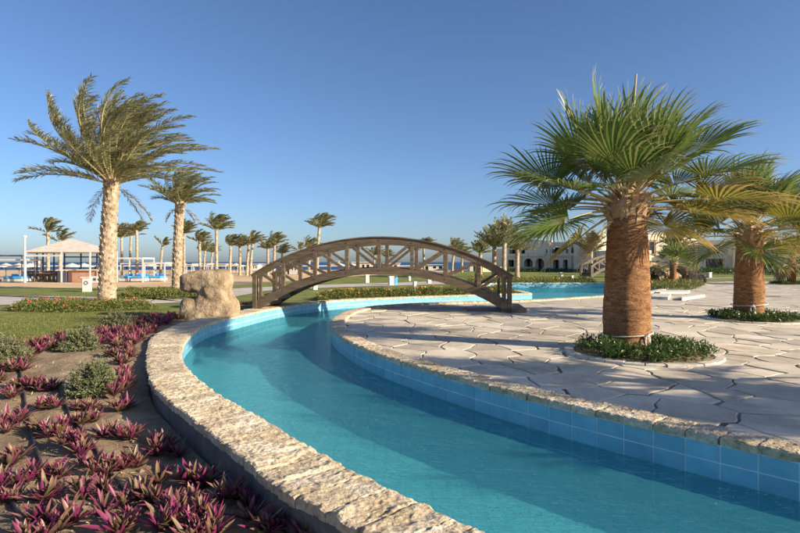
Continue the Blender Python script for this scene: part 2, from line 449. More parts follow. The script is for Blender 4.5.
# ------------------------------------------------------------------ pool outlines (metres)
px_in = [(480,533),(381,489),(307,450),(274,424),(226,401),(195,380),(180,361),(178.5,352),(183.5,338.5),(197,327),(215,320),(244,313.8),(278,306.6),(318,301.4),(350,299),(413,296.5),(480,294.5),(532,293)]
px_out = [(369,533),(286,491),(249,462),(212,434),(175,405),(150,380),(147,349),(154,331),(170,324.5),(190,318.5),(238,308),(275,303)]
px_isl = [(800,454),(782,450),(737,440),(695,431),(657,422),(600,412),(542,398),(499,388),(462,378),(420,364),(394,360),(366,348.5),(347.5,340),(334,331),(329.5,324),(330.6,320),(338,314),(351,309),(366,306),(385,304),(398,303.5),(430,302),(480,301),(527,299.5),(570,297),(610,294.5),(640,292),(658,289)]
O_w = [(9.5, -4.2), (7.0, -2.6), (4.4, -0.4), (2.3, 1.55)] + [G(*p) for p in px_in]
far_w = [(6.9, 30.0), (6.4, 35.0), (6.0, 40.0), (7.7, 42.5), (12.0, 42.9), (15.5, 42.6), (17.4, 40.2), (17.2, 36.2)]
I_w = [(11.0, -1.6), (8.4, 0.35), (5.8, 2.3), (4.4, 3.5)] + [G(*p) for p in px_isl]
def relax(P, n, ok):
    for _ in range(n):
        P = [P[0]] + [((P[i - 1][0] + 2 * P[i][0] + P[i + 1][0]) / 4, (P[i - 1][1] + 2 * P[i][1] + P[i + 1][1]) / 4) if ok(P[i]) else P[i] for i in range(1, len(P) - 1)] + [P[-1]]
    return P
O_s = relax(resample(catmull(O_w, 6), 0.30), 14, lambda p: p[1] < 26)
far_s = resample(catmull([O_w[-1]] + far_w + [I_w[-1]], 5), 0.6)
I_s = relax(resample(catmull(I_w, 6), 0.31), 22, lambda p: p[1] < 30)
POOL = O_s + far_s[1:-1] + I_s[::-1]
Z_WATER = -0.40; Z_PAVE = -0.07; Z_FLOOR = -0.80

def offset(P, d):
    out = []
    for i, p in enumerate(P):
        a = P[max(i - 1, 0)]; b = P[min(i + 1, len(P) - 1)]
        tx, ty = b[0] - a[0], b[1] - a[1]; L = math.hypot(tx, ty) or 1
        out.append((p[0] - ty / L * d, p[1] + tx / L * d))
    return out

# outer edge of the left coping, matched to the inner edge by nearest point
out_line = [(9.2, -4.7), (6.6, -3.1), (4.0, -0.9), (1.85, 1.15)] + [G(*p) for p in px_out]
out_line = catmull(out_line, 6)
O_out = []
for i, p in enumerate(O_s):
    o = offset(O_s[max(0, i - 1):i + 2], 0.55)[1 if i else 0]
    if p[1] < 20.3 :
        d, q = nearest_on(p[0], p[1], out_line, False)
        w = smooth01(18.5, 20.3, p[1]) if p[0] < 0 else 0
        ux, uy = (o[0] - p[0]) / 0.55, (o[1] - p[1]) / 0.55
        d = min(0.72, max(0.42, d)); d = d * (1 - w) + 0.45 * w
        O_out.append((p[0] + ux * d, p[1] + uy * d))
    else:
        O_out.append((p[0] + (o[0] - p[0]) * 0.8, p[1] + (o[1] - p[1]) * 0.8))
I_out = offset(I_s, -0.36)

# ------------------------------------------------------------------ the ground
def z_bed(x, y):
    k = smooth01(5.5, 10.3, y)
    z = -0.34 * (1 - k) - 0.12 * k
    lump = (1 - smooth01(9.5, 13, y)) if x < 3 else 0
    return z + lump * (0.045 * fbm(x * 1.1, y * 1.1) + 0.018 * fbm(x * 6, y * 6, 3))
near_box = [(-16, -6), (24, -6), (24, 48), (-16, 48)]
island_area = I_s + [(60, 50), (60, -6)]
me = sheet_mesh('planting_soil', [near_box], [POOL], lambda x, y: z_bed(x, y) if x < 3.2 - 0.6 * max(0, min(5, y - 3)) or y > 12 else -0.12, 0.45, M['soil'])
soil = link('planting_soil', me, kind='structure')
# finer soil where the bed is in view
xs0 = [(-8.5, 2.6), (2.2, 2.6), (1.6, 3.6), (-8.5, 12.2)]
bed_poly = [(2.0, 1.0)] + [p for p in O_out if p[1] > 1.6 and p[1] < 17 and p[0] < 1.7] + [G(165, 314, -.1), G(120, 322, -.1), G(75, 334, -.1), G(0, 347, -.1), G(-120, 356, -.1), (-8, 4), (-4, 1.0)]
me = sheet_mesh('bed_soil', [bed_poly], [], lambda x, y: z_bed(x, y) + 0.03 + 0.012 * fbm(x * 15, y * 15, 1), 0.085, M['soil'])
for p in me.polygons: p.use_smooth = True
link('bed_soil', me, kind='structure')
big = [(-1500, -200), (1500, -200), (1500, 150), (120, 138), (60, 128), (0, 120), (-60, 118), (-1500, 118)]
link('ground', sheet_mesh('ground', [big], [near_box], lambda x, y: -0.12, None, M['sand']), kind='structure')
me = sheet_mesh('sea', [[(-9000, 100), (9000, 100), (9000, 9000), (-9000, 9000)]], [], lambda x, y: -1.1, None, M['sea'])
link('sea', me, kind='structure')

lawn_poly = [G(-160, 357, -.1), G(0, 346, -.1), G(40, 341, -.1), G(75, 334, -.1), G(105, 325, -.1), G(135, 318, -.1), G(172, 313, -.1)] + \
    [p for p in O_out if p[1] > 16 and p[0] < 7] + far_s[1:-3] + [G(652, 284.5), G(690, 282), G(760, 281), G(900, 280), G(1200, 278)] + \
    [(110, 80), (60, 80), G(800, 272), G(600, 270), G(480, 270.5), G(400, 272.8), G(330, 277), G(230, 284.5), G(100, 286.5), G(-200, 286.5), (-40, 33)]
lawn = link('lawn', sheet_mesh('lawn', [lawn_poly], [POOL], lambda x, y: -0.085 + 0.012 * fbm(x * .8, y * .8), 0.7, M['lawn'], (-30, 30, 10, 60)), kind='structure')

def ribbon(ctr, mat, name, z):
    L = []; Rr = []
    C2 = catmull([(c[0], c[1]) for c in ctr], 5); W = catmull([(c[2], 0) for c in ctr], 5)
    for i, p in enumerate(C2):
        q = offset(C2[max(0, i - 1):i + 2], 1.0)[1 if i else 0]
        n = (q[0] - p[0], q[1] - p[1]); w = W[i][0] / 2
        L.append((p[0] + n[0] * w, p[1] + n[1] * w)); Rr.append((p[0] - n[0] * w, p[1] - n[1] * w))
    mb = MB(); n = len(L)
    mb.add([(x, y, z) for x, y in L] + [(x, y, z) for x, y in Rr], [(i + n, i + 1 + n, i + 1, i) for i in range(n - 1)])
    return mb.build(name, mat, kind='structure')
def gp(px, py, w): x, y = G(px, py, -.07); return (x, y, w)
ribbon([gp(-500, 301, 7), gp(-150, 301, 7), gp(0, 300.5, 6.0), gp(90, 300.5, 4.2), gp(165, 300.5, 3.6), gp(215, 294, 3.6), gp(250, 289.6, 3.6), gp(330, 286, 4.0), gp(400, 284, 4.5), gp(470, 281.5, 5), gp(520, 278, 4)], M['path'], 'path', -0.062)

# pavement base (mortar) on the island and the terrace beyond
pave_poly = [p for p in I_out] + [G(664, 288), G(655, 284.5), G(690, 282.5), G(716, 280.5), G(800, 281), G(1000, 281), (60, 30), (40, -6), (12, -3)]
pavement = link('pavement', sheet_mesh('pavement', [pave_poly], [], lambda x, y: Z_PAVE - (0.013 if y < 11 else 0.009), 1.4, M['joint'], (-4, 16, 2, 26)), kind='structure')
bumpers = ribbon([(G(640, 280)[0], G(640, 280)[1], 2.0), (G(720, 277.5)[0], G(720, 277.5)[1], 2.0), (G(900, 277.5)[0], G(900, 277.5)[1], 2.0)], M['path'], 'far_path', -0.06)

# crazy paving: Voronoi stones
def clip_half(poly, nx, ny, c):
    out = []
    for i in range(len(poly)):
        a = poly[i]; b = poly[(i + 1) % len(poly)]
        da = a[0] * nx + a[1] * ny - c; db = b[0] * nx + b[1] * ny - c
        if da <= 0: out.append(a)
        if (da < 0) != (db < 0) and abs(da - db) > 1e-12:
            t = da / (da - db); out.append((a[0] + (b[0] - a[0]) * t, a[1] + (b[1] - a[1]) * t))
    return out
rs = random.Random(5)
sites = []
y = 1.0
while y < 46:
    x = -3.0; row_h = 0.60 if y < 20 else 1.25
    while x < 0.80 * y + 5:
        sx = 0.90 if y < 20 else 1.7
        sites.append((x + rs.uniform(-.5, .5) * sx, y + rs.uniform(-.5, .5) * row_h)); x += sx
    y += row_h
S = np.array(sites)
def keep(x, y): return in_poly(x, y, pave_poly)
stone_list = []
for i, (sx, sy) in enumerate(sites):
    d, q = nearest_on(sx, sy, pave_poly) if not keep(sx, sy) else (0, None)
    if d > 0.35: continue
    poly = [(sx - 3, sy - 3), (sx + 3, sy - 3), (sx + 3, sy + 3), (sx - 3, sy + 3)]
    dd = np.hypot(S[:, 0] - sx, S[:, 1] - sy)
    for j in np.argsort(dd)[1:22]:
        nx, ny = S[j][0] - sx, S[j][1] - sy; L = math.hypot(nx, ny); nx /= L; ny /= L
        gap = 0.007 + 0.010 * rs.random() + (0.020 if rs.random() < .10 else 0)
        poly = clip_half(poly, nx, ny, (sx * nx + sy * ny) + L / 2 - gap)
        if len(poly) < 3: break
    if len(poly) < 3: continue
    pts = []
    for k in range(len(poly)):
        a = poly[k]; b = poly[(k + 1) % len(poly)]; L = math.dist(a, b)
        n = max(1, int(L / 0.16)) if sy < 14 else 1
        for m_ in range(n):
            t = m_ / n; x = a[0] + (b[0] - a[0]) * t; yy = a[1] + (b[1] - a[1]) * t
            w = 0.085 if sy < 14 else 0.04
            pts.append((x + w * fbm(x * 2.1, yy * 2.1, 5), yy + w * fbm(x * 2.1, yy * 2.1, 9)))
    fixed = []
    for (x, yy) in pts:
        if not keep(x, yy):
            d, q = nearest_on(x, yy, pave_poly); x, yy = q
        fixed.append((x, yy))
    # area
    A = 0.5 * abs(sum(fixed[k][0] * fixed[(k + 1) % len(fixed)][1] - fixed[(k + 1) % len(fixed)][0] * fixed[k][1] for k in range(len(fixed))))
    if A < 0.03: continue
    stone_list.append((sx, sy, fixed))
def stone_geo(mb, sx, sy, pts, zt):
    n = len(pts)
    tx, ty = rs.uniform(-.009, .009), rs.uniform(-.009, .009)
    top = []; bot = []; rim = []
    for (x, y) in pts:
        dx, dy = sx - x, sy - y; L = math.hypot(dx, dy) or 1; e = min(0.014, L * .3)
        z = zt + tx * (x - sx) + ty * (y - sy)
        top.append((x + dx / L * e, y + dy / L * e, z)); rim.append((x, y, z - 0.008)); bot.append((x, y, zt - 0.05))
    mb.add(top + rim + bot, [tuple(range(n))] + [(i + n, (i + 1) % n + n, (i + 1) % n, i) for i in range(n)] + [(i + 2 * n, (i + 1) % n + 2 * n, (i + 1) % n + n, i + n) for i in range(n)])
def visible(x, y, m=30):
    return y > 0.5 and abs(x / y * F_PX) < 400 + m
vis = [s for s in stone_list if visible(s[0] - .5, s[1]) or visible(s[0] + .5, s[1])]
vis.sort(key=lambda s: s[1])
single = set(id(s) for s in vis[:295])
rest = MB()
for s in stone_list:
    if id(s) in single:
        mb = MB(); stone_geo(mb, *s, Z_PAVE + rs.uniform(-.004, .006)); mb.build('paving_stone', M['paving'], pavement)
    else: stone_geo(rest, *s, Z_PAVE + rs.uniform(-.004, .004))
rest.build('paving_stones', M['paving'], pavement, kind='stuff')

# ------------------------------------------------------------------ the pool
mb = MB()
n = len(POOL)
mb.add([(x, y, -0.08) for x, y in POOL] + [(x, y, Z_FLOOR) for x, y in POOL], [(i, (i + 1) % n, (i + 1) % n + n, i + n) for i in range(n)])
wall_me = mb.mesh('swimming_pool', M['grout'])
fl = sheet_mesh('f', [POOL], [], lambda x, y: Z_FLOOR, 1.5, M['floor'])
bm = bmesh.new(); bm.from_mesh(wall_me); k0 = len(bm.faces); bm.from_mesh(fl); bm.faces.ensure_lookup_table()
for f in bm.faces[k0:]: f.material_index = 1
bm.to_mesh(wall_me); bm.free(); wall_me.materials.append(M['floor'])
pool = link('swimming_pool', wall_me, kind='structure')
me = sheet_mesh('pool_water', [POOL], [], lambda x, y: Z_WATER, 1.0, M['water'])
link('pool_water', me, kind='structure')

def wall_tiles(line, name, far_limit, rows, step, single_ok, side):
    P = line; s = MB()
    for i in range(len(P) - 1):
        a, b = P[i], P[i + 1]; dx, dy = b[0] - a[0], b[1] - a[1]; L = math.hypot(dx, dy); ux, uy = dx / L, dy / L
        nx, ny = -uy * side, ux * side   # into the water
        mx, my = (a[0] + b[0]) / 2, (a[1] + b[1]) / 2
        for r, (z0, z1) in enumerate(rows):
            g = 0.008; e = 0.007
            q = [(a[0] + ux * g, a[1] + uy * g), (b[0] - ux * g, b[1] - uy * g)]
            vs = []
            for (x, y) in q:
                for d in (-0.01, e):
                    for z in (z0 + .007, z1 - .007): vs.append((x + nx * d, y + ny * d, z))
            fs = [(2, 3, 7, 6), (1, 3, 2, 0), (4, 6, 7, 5), (3, 1, 5, 7), (0, 2, 6, 4)]
            if single_ok(mx, my) and r < 2:
                m_ = MB(); m_.add(vs, fs); m_.build('wall_tile', M['tile'], pool)
            else: s.add(vs, fs)
    s.build(name, M['tile'], pool, kind='stuff')
rows = [(-0.245, -0.085), (-0.405, -0.245), (-0.565, -0.405), (-0.725, -0.565), (-0.80, -0.725)]
wall_tiles(I_s, 'wall_tiles', 99, rows, 0.30, lambda x, y: visible(x, y, 20) and y < 17, 1)
wall_tiles(O_s + far_s[1:], 'wall_tiles', 99, rows, 0.36, lambda x, y: y > 10 and y < 26 and x < 0.5, -1)

# rough coping stones
def coping_stone(i0, o0, i1, o1, thick, nu, nv, amp, seed):
    """rough split-faced slab between inner edge i0-i1 and outer edge o0-o1"""
    vs = []; fs = []
    L_ = math.dist(i0, i1); W_ = math.dist(i0, o0)
    def P(u, v):
        ax, ay = i0[0] + (i1[0] - i0[0]) * u, i0[1] + (i1[1] - i0[1]) * u
        bx, by = o0[0] + (o1[0] - o0[0]) * u, o0[1] + (o1[1] - o0[1]) * u
        return ax + (bx - ax) * v, ay + (by - ay) * v
    for j in range(nv + 1):
        for i in range(nu + 1):
            u, v = i / nu, j / nv; x, y = P(u, v)
            eu = min(u, 1 - u) * nu; ev = min(v, 1 - v) * nv
            jx = 0.016 * fbm(x * 9, y * 9, seed); jy = 0.016 * fbm(x * 9, y * 9, seed + 4)
            if ev < 1: jx *= 1.5; jy *= 1.5
            ul = u * L_ + seed * 3.1; vl = v * W_
            wob = 0.10 * noise.noise(Vector((ul * 3, vl * 3, seed * 7)))
            a = noise.noise(Vector((ul * 9 + wob * 9, vl * 1.6, seed * 7))); b = noise.noise(Vector((x * 15, y * 15, 2)))
            c = noise.noise(Vector((x * 38, y * 38, 4))); e = noise.noise(Vector((x * 3, y * 3, 8)))
            z = amp * (0.30 * e + 0.42 * (round(a * 3.2) / 3.2) + 0.3 * a + 0.50 * b + 0.34 * c)
            if eu < 0.5: z -= 0.007
            if ev < 0.5: z -= 0.012 + 0.01 * b
            vs.append((x + jx, y + jy, z))
    W = nu + 1
    for j in range(nv):
        for i in range(nu): fs.append((j * W + i, j * W + i + 1, (j + 1) * W + i + 1, (j + 1) * W + i))
    loop = [i for i in range(W)] + [j * W + nu for j in range(1, nv + 1)] + [nv * W + i for i in range(nu - 1, -1, -1)] + [j * W for j in range(nv - 1, 0, -1)]
    o = len(vs)
    for k in loop: vs.append((vs[k][0], vs[k][1], -thick))
    m_ = len(loop)
    for k in range(m_): fs.append((loop[k], o + k, o + (k + 1) % m_, loop[(k + 1) % m_]))
    return vs, fs
def lerp2(a, b, t): return (a[0] + (b[0] - a[0]) * t, a[1] + (b[1] - a[1]) * t)
def build_coping(inner, outer, amp, zlift=0.0, name='coping_stone', over=0.03):
    n = len(inner)
    for i in range(n - 1):
        mx, my = (inner[i][0] + outer[i][0]) / 2, (inner[i][1] + outer[i][1]) / 2
        d = math.hypot(mx, my)
        if d < 8 and visible(mx, my, 200): nu, nv = 20, 30
        elif d < 16 and visible(mx, my, 60): nu, nv = 8, 12
        else: nu, nv = 3, 5
        g = 0.006 / max(.1, math.dist(inner[i], inner[i + 1]))
        i0 = lerp2(inner[i], inner[i + 1], g); i1 = lerp2(inner[i], inner[i + 1], 1 - g)
        o0 = lerp2(outer[i], outer[i + 1], g); o1 = lerp2(outer[i], outer[i + 1], 1 - g)
        i0 = lerp2(i0, o0, -over / .5); i1 = lerp2(i1, o1, -over / .5)
        vs, fs = coping_stone(i0, o0, i1, o1, 0.078, nu, nv, amp, i * 0.37)
        if zlift: vs = [(x, y, z + zlift + 0.0) for x, y, z in vs]
        m_ = MB(); m_.add(vs, fs); me = m_.mesh(name, M['coping'])
        bmx = bmesh.new(); bmx.from_mesh(me); bmesh.ops.recalc_face_normals(bmx, faces=bmx.faces); bmx.to_mesh(me); bmx.free()
        link(name, me, pool)
build_coping(O_s, O_out, 0.024)
build_coping(I_s, I_out, 0.015)
far_out = offset(far_s, 0.35)
mb = MB()
for i in range(len(far_s) - 1):
    vs, fs = coping_stone(far_s[i], far_out[i], far_s[i + 1], far_out[i + 1], 0.078, 2, 2, 0.012, i)
    mb.add(vs, fs)
me = mb.mesh('far_coping', M['ledge']); bm = bmesh.new(); bm.from_mesh(me); bmesh.ops.recalc_face_normals(bm, faces=bm.faces); bm.to_mesh(me); bm.free()
link('far_coping', me, pool, kind='stuff')
# masonry under the left coping, down to the soil
mb = MB(); inn = [lerp2(a, b, 0.05) for a, b in zip(O_s, O_out)]; out = [lerp2(a, b, 0.94) for a, b in zip(O_s, O_out)]; n = len(inn)
vs = [(x, y, -0.077) for x, y in inn] + [(x, y, -0.077) for x, y in out] + [(x, y, -0.6) for x, y in out]
mb.add(vs, [(i, i + 1, i + 1 + n, i + n) for i in range(n - 1)] + [(i + n, i + 1 + n, i + 1 + 2 * n, i + 2 * n) for i in range(n - 1)])
M['footing'] = rough_mat('footing', (0.13, 0.115, 0.10), (0.2, 0.18, 0.16), None, 4, 0.95, ((20, .8, .02),), 0)
mb.build('footing', M['footing'], pool)

# ------------------------------------------------------------------ generic plant builders
UP = Vector((0, 0, 1))
def vary(v, k, rg):
    return Vector((v.x + rg.uniform(-k, k), v.y + rg.uniform(-k, k), v.z + rg.uniform(-k, k)))

def fan_frond(rg, org, az, el, Lp, Rf, nseg, droop, wind, sag=0.10):
    """palmate frond: petiole, short costa and many split segments. Materials: 0 petiole, 1 blade"""
    mb = MB()
    d = Vector((math.cos(el) * math.cos(az), math.cos(el) * math.sin(az), math.sin(el)))
    p = Vector(org); path = [p.copy()]; N = 6
    for i in range(N):
        d = (d + Vector((0, 0, -sag * math.cos(el) * (0.4 + i / N))) + wind * 0.18).normalized()
        p = p + d * (Lp / N); path.append(p.copy())
    mb.tube(path, [0.030 - 0.017 * i / N for i in range(N + 1)], 5)
    for _ in range(10 * 5): pass
    mb.a = [(0, 0.5, 0, 1)] * len(mb.v)
    f = d; s = f.cross(UP)
    if s.length < 0.1: s = Vector((1, 0, 0)).cross(f)
    s.normalize(); n = s.cross(f).normalized()
    roll = rg.uniform(-.5, .5); s2 = s * math.cos(roll) + n * math.sin(roll); n = n * math.cos(roll) - s * math.sin(roll); s = s2
    span = R(rg.uniform(125, 150)); K = 6; costa = 0.22 * Rf; dth = 2 * span / nseg; torn = rg.random()
    fv, ff, fa = [], [], []
    for k in range(nseg):
        th = -span + (k + 0.5) * dth; u = abs(th) / span
        if rg.random() < 0.05: continue
        o = p + f * costa * (1 - u) ** 1.5
        dr = (f * math.cos(th * 0.92) + s * math.sin(th * 0.92) + n * (0.30 * u + 0.10)).normalized()
        L = Rf * (1.0 - 0.33 * u) * rg.uniform(0.88, 1.06)
        g = rg.random(); q = o.copy(); dd = dr.copy(); sl = rg.uniform(0.7, 1.5)
        lat0 = n.cross(dr).normalized(); pl = 0.35 if k % 2 else -0.35
        split = rg.uniform(0.36, 0.5)
        base = len(fv)
        for j in range(K + 1):
            t = j / K
            r = L * t
            if t <= split: w = r * dth * 1.02 + 0.004
            else: w = (L * split * dth * 1.02) * (1 - (t - split) / (1 - split)) ** 0.8 + 0.002
            lat = dd.cross(n).normalized() if dd.cross(n).length > .1 else lat0
            off = lat * (w / 2) + n * (w * 0.5 * pl)
            fv.append(tuple(q - off)); fv.append(tuple(q + off))
            fa += [(t, g, 1, 1), (t, g, 1, 1)]
            if t > split * 0.8:
                dd = (dd + Vector((0, 0, -droop * sl * (t - split * .8) * 1.5)) + wind * (t * 0.55 * sl) + vary(Vector(), 0.035, rg)).normalized()
            q = q + dd * (L / K)
        for j in range(K): ff.append((base + 2 * j, base + 2 * j + 1, base + 2 * j + 3, base + 2 * j + 2))
    mb.add(fv, ff, fa, mi=1)
    return mb

def fan_palm(name, base, label, group, seed, h, r0, r1, nf, Lp, Rf, nseg, boots=24, skirt=8, spike=False, gold=0.25, fine=True, ztop_fr=0.56, emin=96, heroes=()):
    rg = random.Random(seed)
    t = thing(name, (base[0], base[1], -0.10), label, 'palm tree', group)
    # trunk
    mb = MB(); n = 40 if fine else 14; rows = 90 if fine else 14
    vs = []; fs = []
    for j in range(rows + 1):
        z = h * j / rows; u = z / h
        r = r0 + (r1 - r0) * u ** 1.4 + 0.10 * math.exp(-z / 0.12) * r0 + (0.05 * math.sin(min(1, u * 1.05) * math.pi) * r0)
        for k in range(n):
            a = 2 * math.pi * k / n
            rr = r + 0.012 * noise.noise(Vector((math.cos(a) * 5, math.sin(a) * 5, z * 14))) + 0.004 * math.sin(z * 85 + 1.4 * noise.noise(Vector((math.cos(a) * 2, math.sin(a) * 2, z * 2))) * 3) + 0.025 * noise.noise(Vector((math.cos(a) * 1.5, math.sin(a) * 1.5, z * 1.5 + seed)))
            vs.append((rr * math.cos(a), rr * math.sin(a), z))
    for j in range(rows):
        for k in range(n): fs.append((j * n + k, j * n + (k + 1) % n, (j + 1) * n + (k + 1) % n, (j + 1) * n + k))
    fs.append(tuple(rows * n + k for k in range(n)))
    mb.add(vs, fs); mb.build('trunk', M['fibre'], t, smooth=True)
    # heart: rough brown core that carries the fronds
    mb = MB(); hc = ztop_fr
    prof = [(h - 0.08, r1 * 1.0), (h + 0.06, r1 * 1.12), (h + 0.2, r1 * 1.1), (h + 0.38, r1 * 0.85), (h + 0.55, r1 * 0.5), (h + 0.75, r1 * 0.18)]
    n = 16; vs = []; fs = []
    for j, (z, r) in enumerate(prof):
        for k in range(n):
            a = 2 * math.pi * k / n; rr = r * (1 + 0.12 * rg.uniform(-1, 1)); vs.append((rr * math.cos(a), rr * math.sin(a), z))
    for j in range(len(prof) - 1):
        for k in range(n): fs.append((j * n + k, j * n + (k + 1) % n, (j + 1) * n + (k + 1) % n, (j + 1) * n + k))
    mb.add(vs, fs); mb.build('crown_core', M['boot'], t)
    for i in range(boots):
        a = i * 2.399 + rg.uniform(-.2, .2); u = i / max(1, boots); z = h - 0.22 + 0.5 * u
        r = r1 * (1.02 if u < .5 else 1.02 - .3 * (u - .5))
        out = Vector((math.cos(a), math.sin(a), 0)); sd = Vector((-math.sin(a), math.cos(a), 0))
        L = rg.uniform(0.22, 0.36); w = rg.uniform(.09, .15); fl = rg.uniform(0.10, 0.32)
        p0 = out * (r - .02) + UP * z
        pts = []
        for (tt, ww, oo) in ((0, 1.0, 0), (0.35, 0.9, 0.10), (0.7, 0.55, 0.45), (1.0, 0.22, 1.0)):
            c = p0 + UP * (L * tt) + out * (fl * oo + .02)
            for sgn in (-1, 1):
                pts.append(c + sd * (sgn * w * ww / 2)); pts.append(c + sd * (sgn * w * ww / 2) - out * 0.025)
        m_ = MB(); f_ = []
        for j in range(3):
            o = 4 * j; f_ += [(o, o + 2, o + 6, o + 4), (o + 1, o + 5, o + 7, o + 3), (o, o + 4, o + 5, o + 1), (o + 2, o + 3, o + 7, o + 6)]
        f_ += [(12, 14, 15, 13), (0, 1, 3, 2)]
        m_.add([tuple(q) for q in pts], f_); m_.build('leaf_boot', M['boot'], t)
    wind = Vector((0.26, -0.03, 0.02))
    for (az, eld, lp, rf, mt) in heroes:
        u = (86 - eld) / 110.0
        o3 = (r1 * .5 * u * math.cos(az), r1 * .5 * u * math.sin(az), h + hc - .10 - .42 * u)
        fan_frond(rg, o3, az, R(eld), lp, rf, nseg, 0.16 + .35 * max(0, u), wind * (.5 + .5 * max(0, u)), .05).build('frond', [M['rachis'], M[mt]], t)
    for i in range(nf):
        u = (i + 0.5) / nf
        az = i * 2.39996 + rg.uniform(-.25, .25)
        if heroes and math.sin(az) < -.35 and u > .62: az = -az
        el = R(86 - emin * u ** 0.9 + rg.uniform(-7, 7))
        k = 0.66 + 0.50 * min(1, u * 1.25)
        Lf = Lp * k * rg.uniform(.9, 1.1); Rr = Rf * rg.uniform(.88, 1.08) * (0.85 + 0.15 * (1 - abs(u - .45)))
        zo = h + hc - 0.10 - 0.46 * u
        org = (r1 * 0.5 * u ** .5 * math.cos(az), r1 * 0.5 * u ** .5 * math.sin(az), zo)
        right = math.cos(az)
        m = 'fan_green'
        if el < R(28) and right > -0.1 and rg.random() < gold * 3.2: m = 'fan_gold'
        elif el < R(5) and rg.random() < 0.35: m = 'fan_gold'
        f_ = fan_frond(rg, org, az, el, Lf, Rr, nseg, 0.20 + 0.30 * u, wind * rg.uniform(.6, 1.6), 0.06)
        f_.build('frond', [M['rachis'], M[m]], t)
    for i in range(skirt):
        az = rg.uniform(0, 6.28) if i > 2 else rg.uniform(2.6, 3.8)
        f_ = fan_frond(rg, (r1 * .7 * math.cos(az), r1 * .7 * math.sin(az), h + .12), az, R(rg.uniform(-42, -12)), Lp * .75, Rf * .75, max(16, nseg // 2), 1.1, wind * .6, 0.25)
        f_.build('dry_frond', [M['rachis'], M['fan_dry'] if rg.random() < .6 else M['fan_gold']], t)
    if spike:
        mb = MB(); mb.tube([(0.05, 0, h + .4), (0.08, 0, h + 1.3), (0.14, 0, h + 2.1), (0.18, 0, h + 2.72)], [.02, .016, .013, .02], 6)
        mb.build('flower_spike', M['rachis'], t)
    return t

def date_frond(rg, org, az, el, L, nleaf, grav, wind, lw, ll, steps=12):
    mb = MB(); d = Vector((math.cos(el) * math.cos(az), math.cos(el) * math.sin(az), math.sin(el)))
    p = Vector(org); path = [p.copy()]; dirs = [d.copy()]
    for i in range(steps):
        t = i / steps
        d = (d + Vector((0, 0, -grav * (0.3 + t))) + wind * (0.04 + 1.35 * t ** 1.3)).normalized()
        p = p + d * (L / steps); path.append(p.copy()); dirs.append(d.copy())
    mb.tube(path, [0.035 * (1 - 0.85 * i / steps) * (L / 3.5) for i in range(steps + 1)], 4)
    mb.a = [(0, 0.5, 0, 1)] * len(mb.v)
    fv, ff, fa = [], [], []
    for k in range(nleaf):
        t = 0.10 + 0.90 * (k + .5) / nleaf; x = t * steps; i = min(steps - 1, int(x)); fr = x - i
        o = path[i].lerp(path[i + 1], fr); f = dirs[i].lerp(dirs[i + 1], fr).normalized()
        s = f.cross(UP)
        if s.length < .15: s = f.cross(Vector((0, 1, 0)))
        s.normalize(); n = s.cross(f)
        for sg in (-1, 1):
            l = ll * (0.55 + 0.75 * math.sin(math.pi * (0.12 + 0.8 * t))) * rg.uniform(.8, 1.15) * (0.75 if t > .9 else 1)
            dr = (f * rg.uniform(.55, .95) + s * sg * rg.uniform(.5, .8) + n * rg.uniform(-.05, .55) + wind.normalized() * (wind.length * 3.0)).normalized()
            w = lw * rg.uniform(.8, 1.2); lat = dr.cross(vary(UP, .6, rg)).normalized(); g = rg.random(); b = len(fv)
            q1 = o + dr * l * .5; dr2 = (dr + Vector((0, 0, -.28)) + wind * 1.5).normalized(); q2 = q1 + dr2 * l * .5
            fv += [tuple(o - lat * w * .3), tuple(o + lat * w * .3), tuple(q1 - lat * w * .5), tuple(q1 + lat * w * .5), tuple(q2)]
            fa += [(0, g, 1, 1)] * 2 + [(0.5, g, 1, 1)] * 2 + [(1, g, 1, 1)]
            ff += [(b, b + 1, b + 3, b + 2), (b + 2, b + 3, b + 4)]
    mb.add(fv, ff, fa, mi=1); return mb

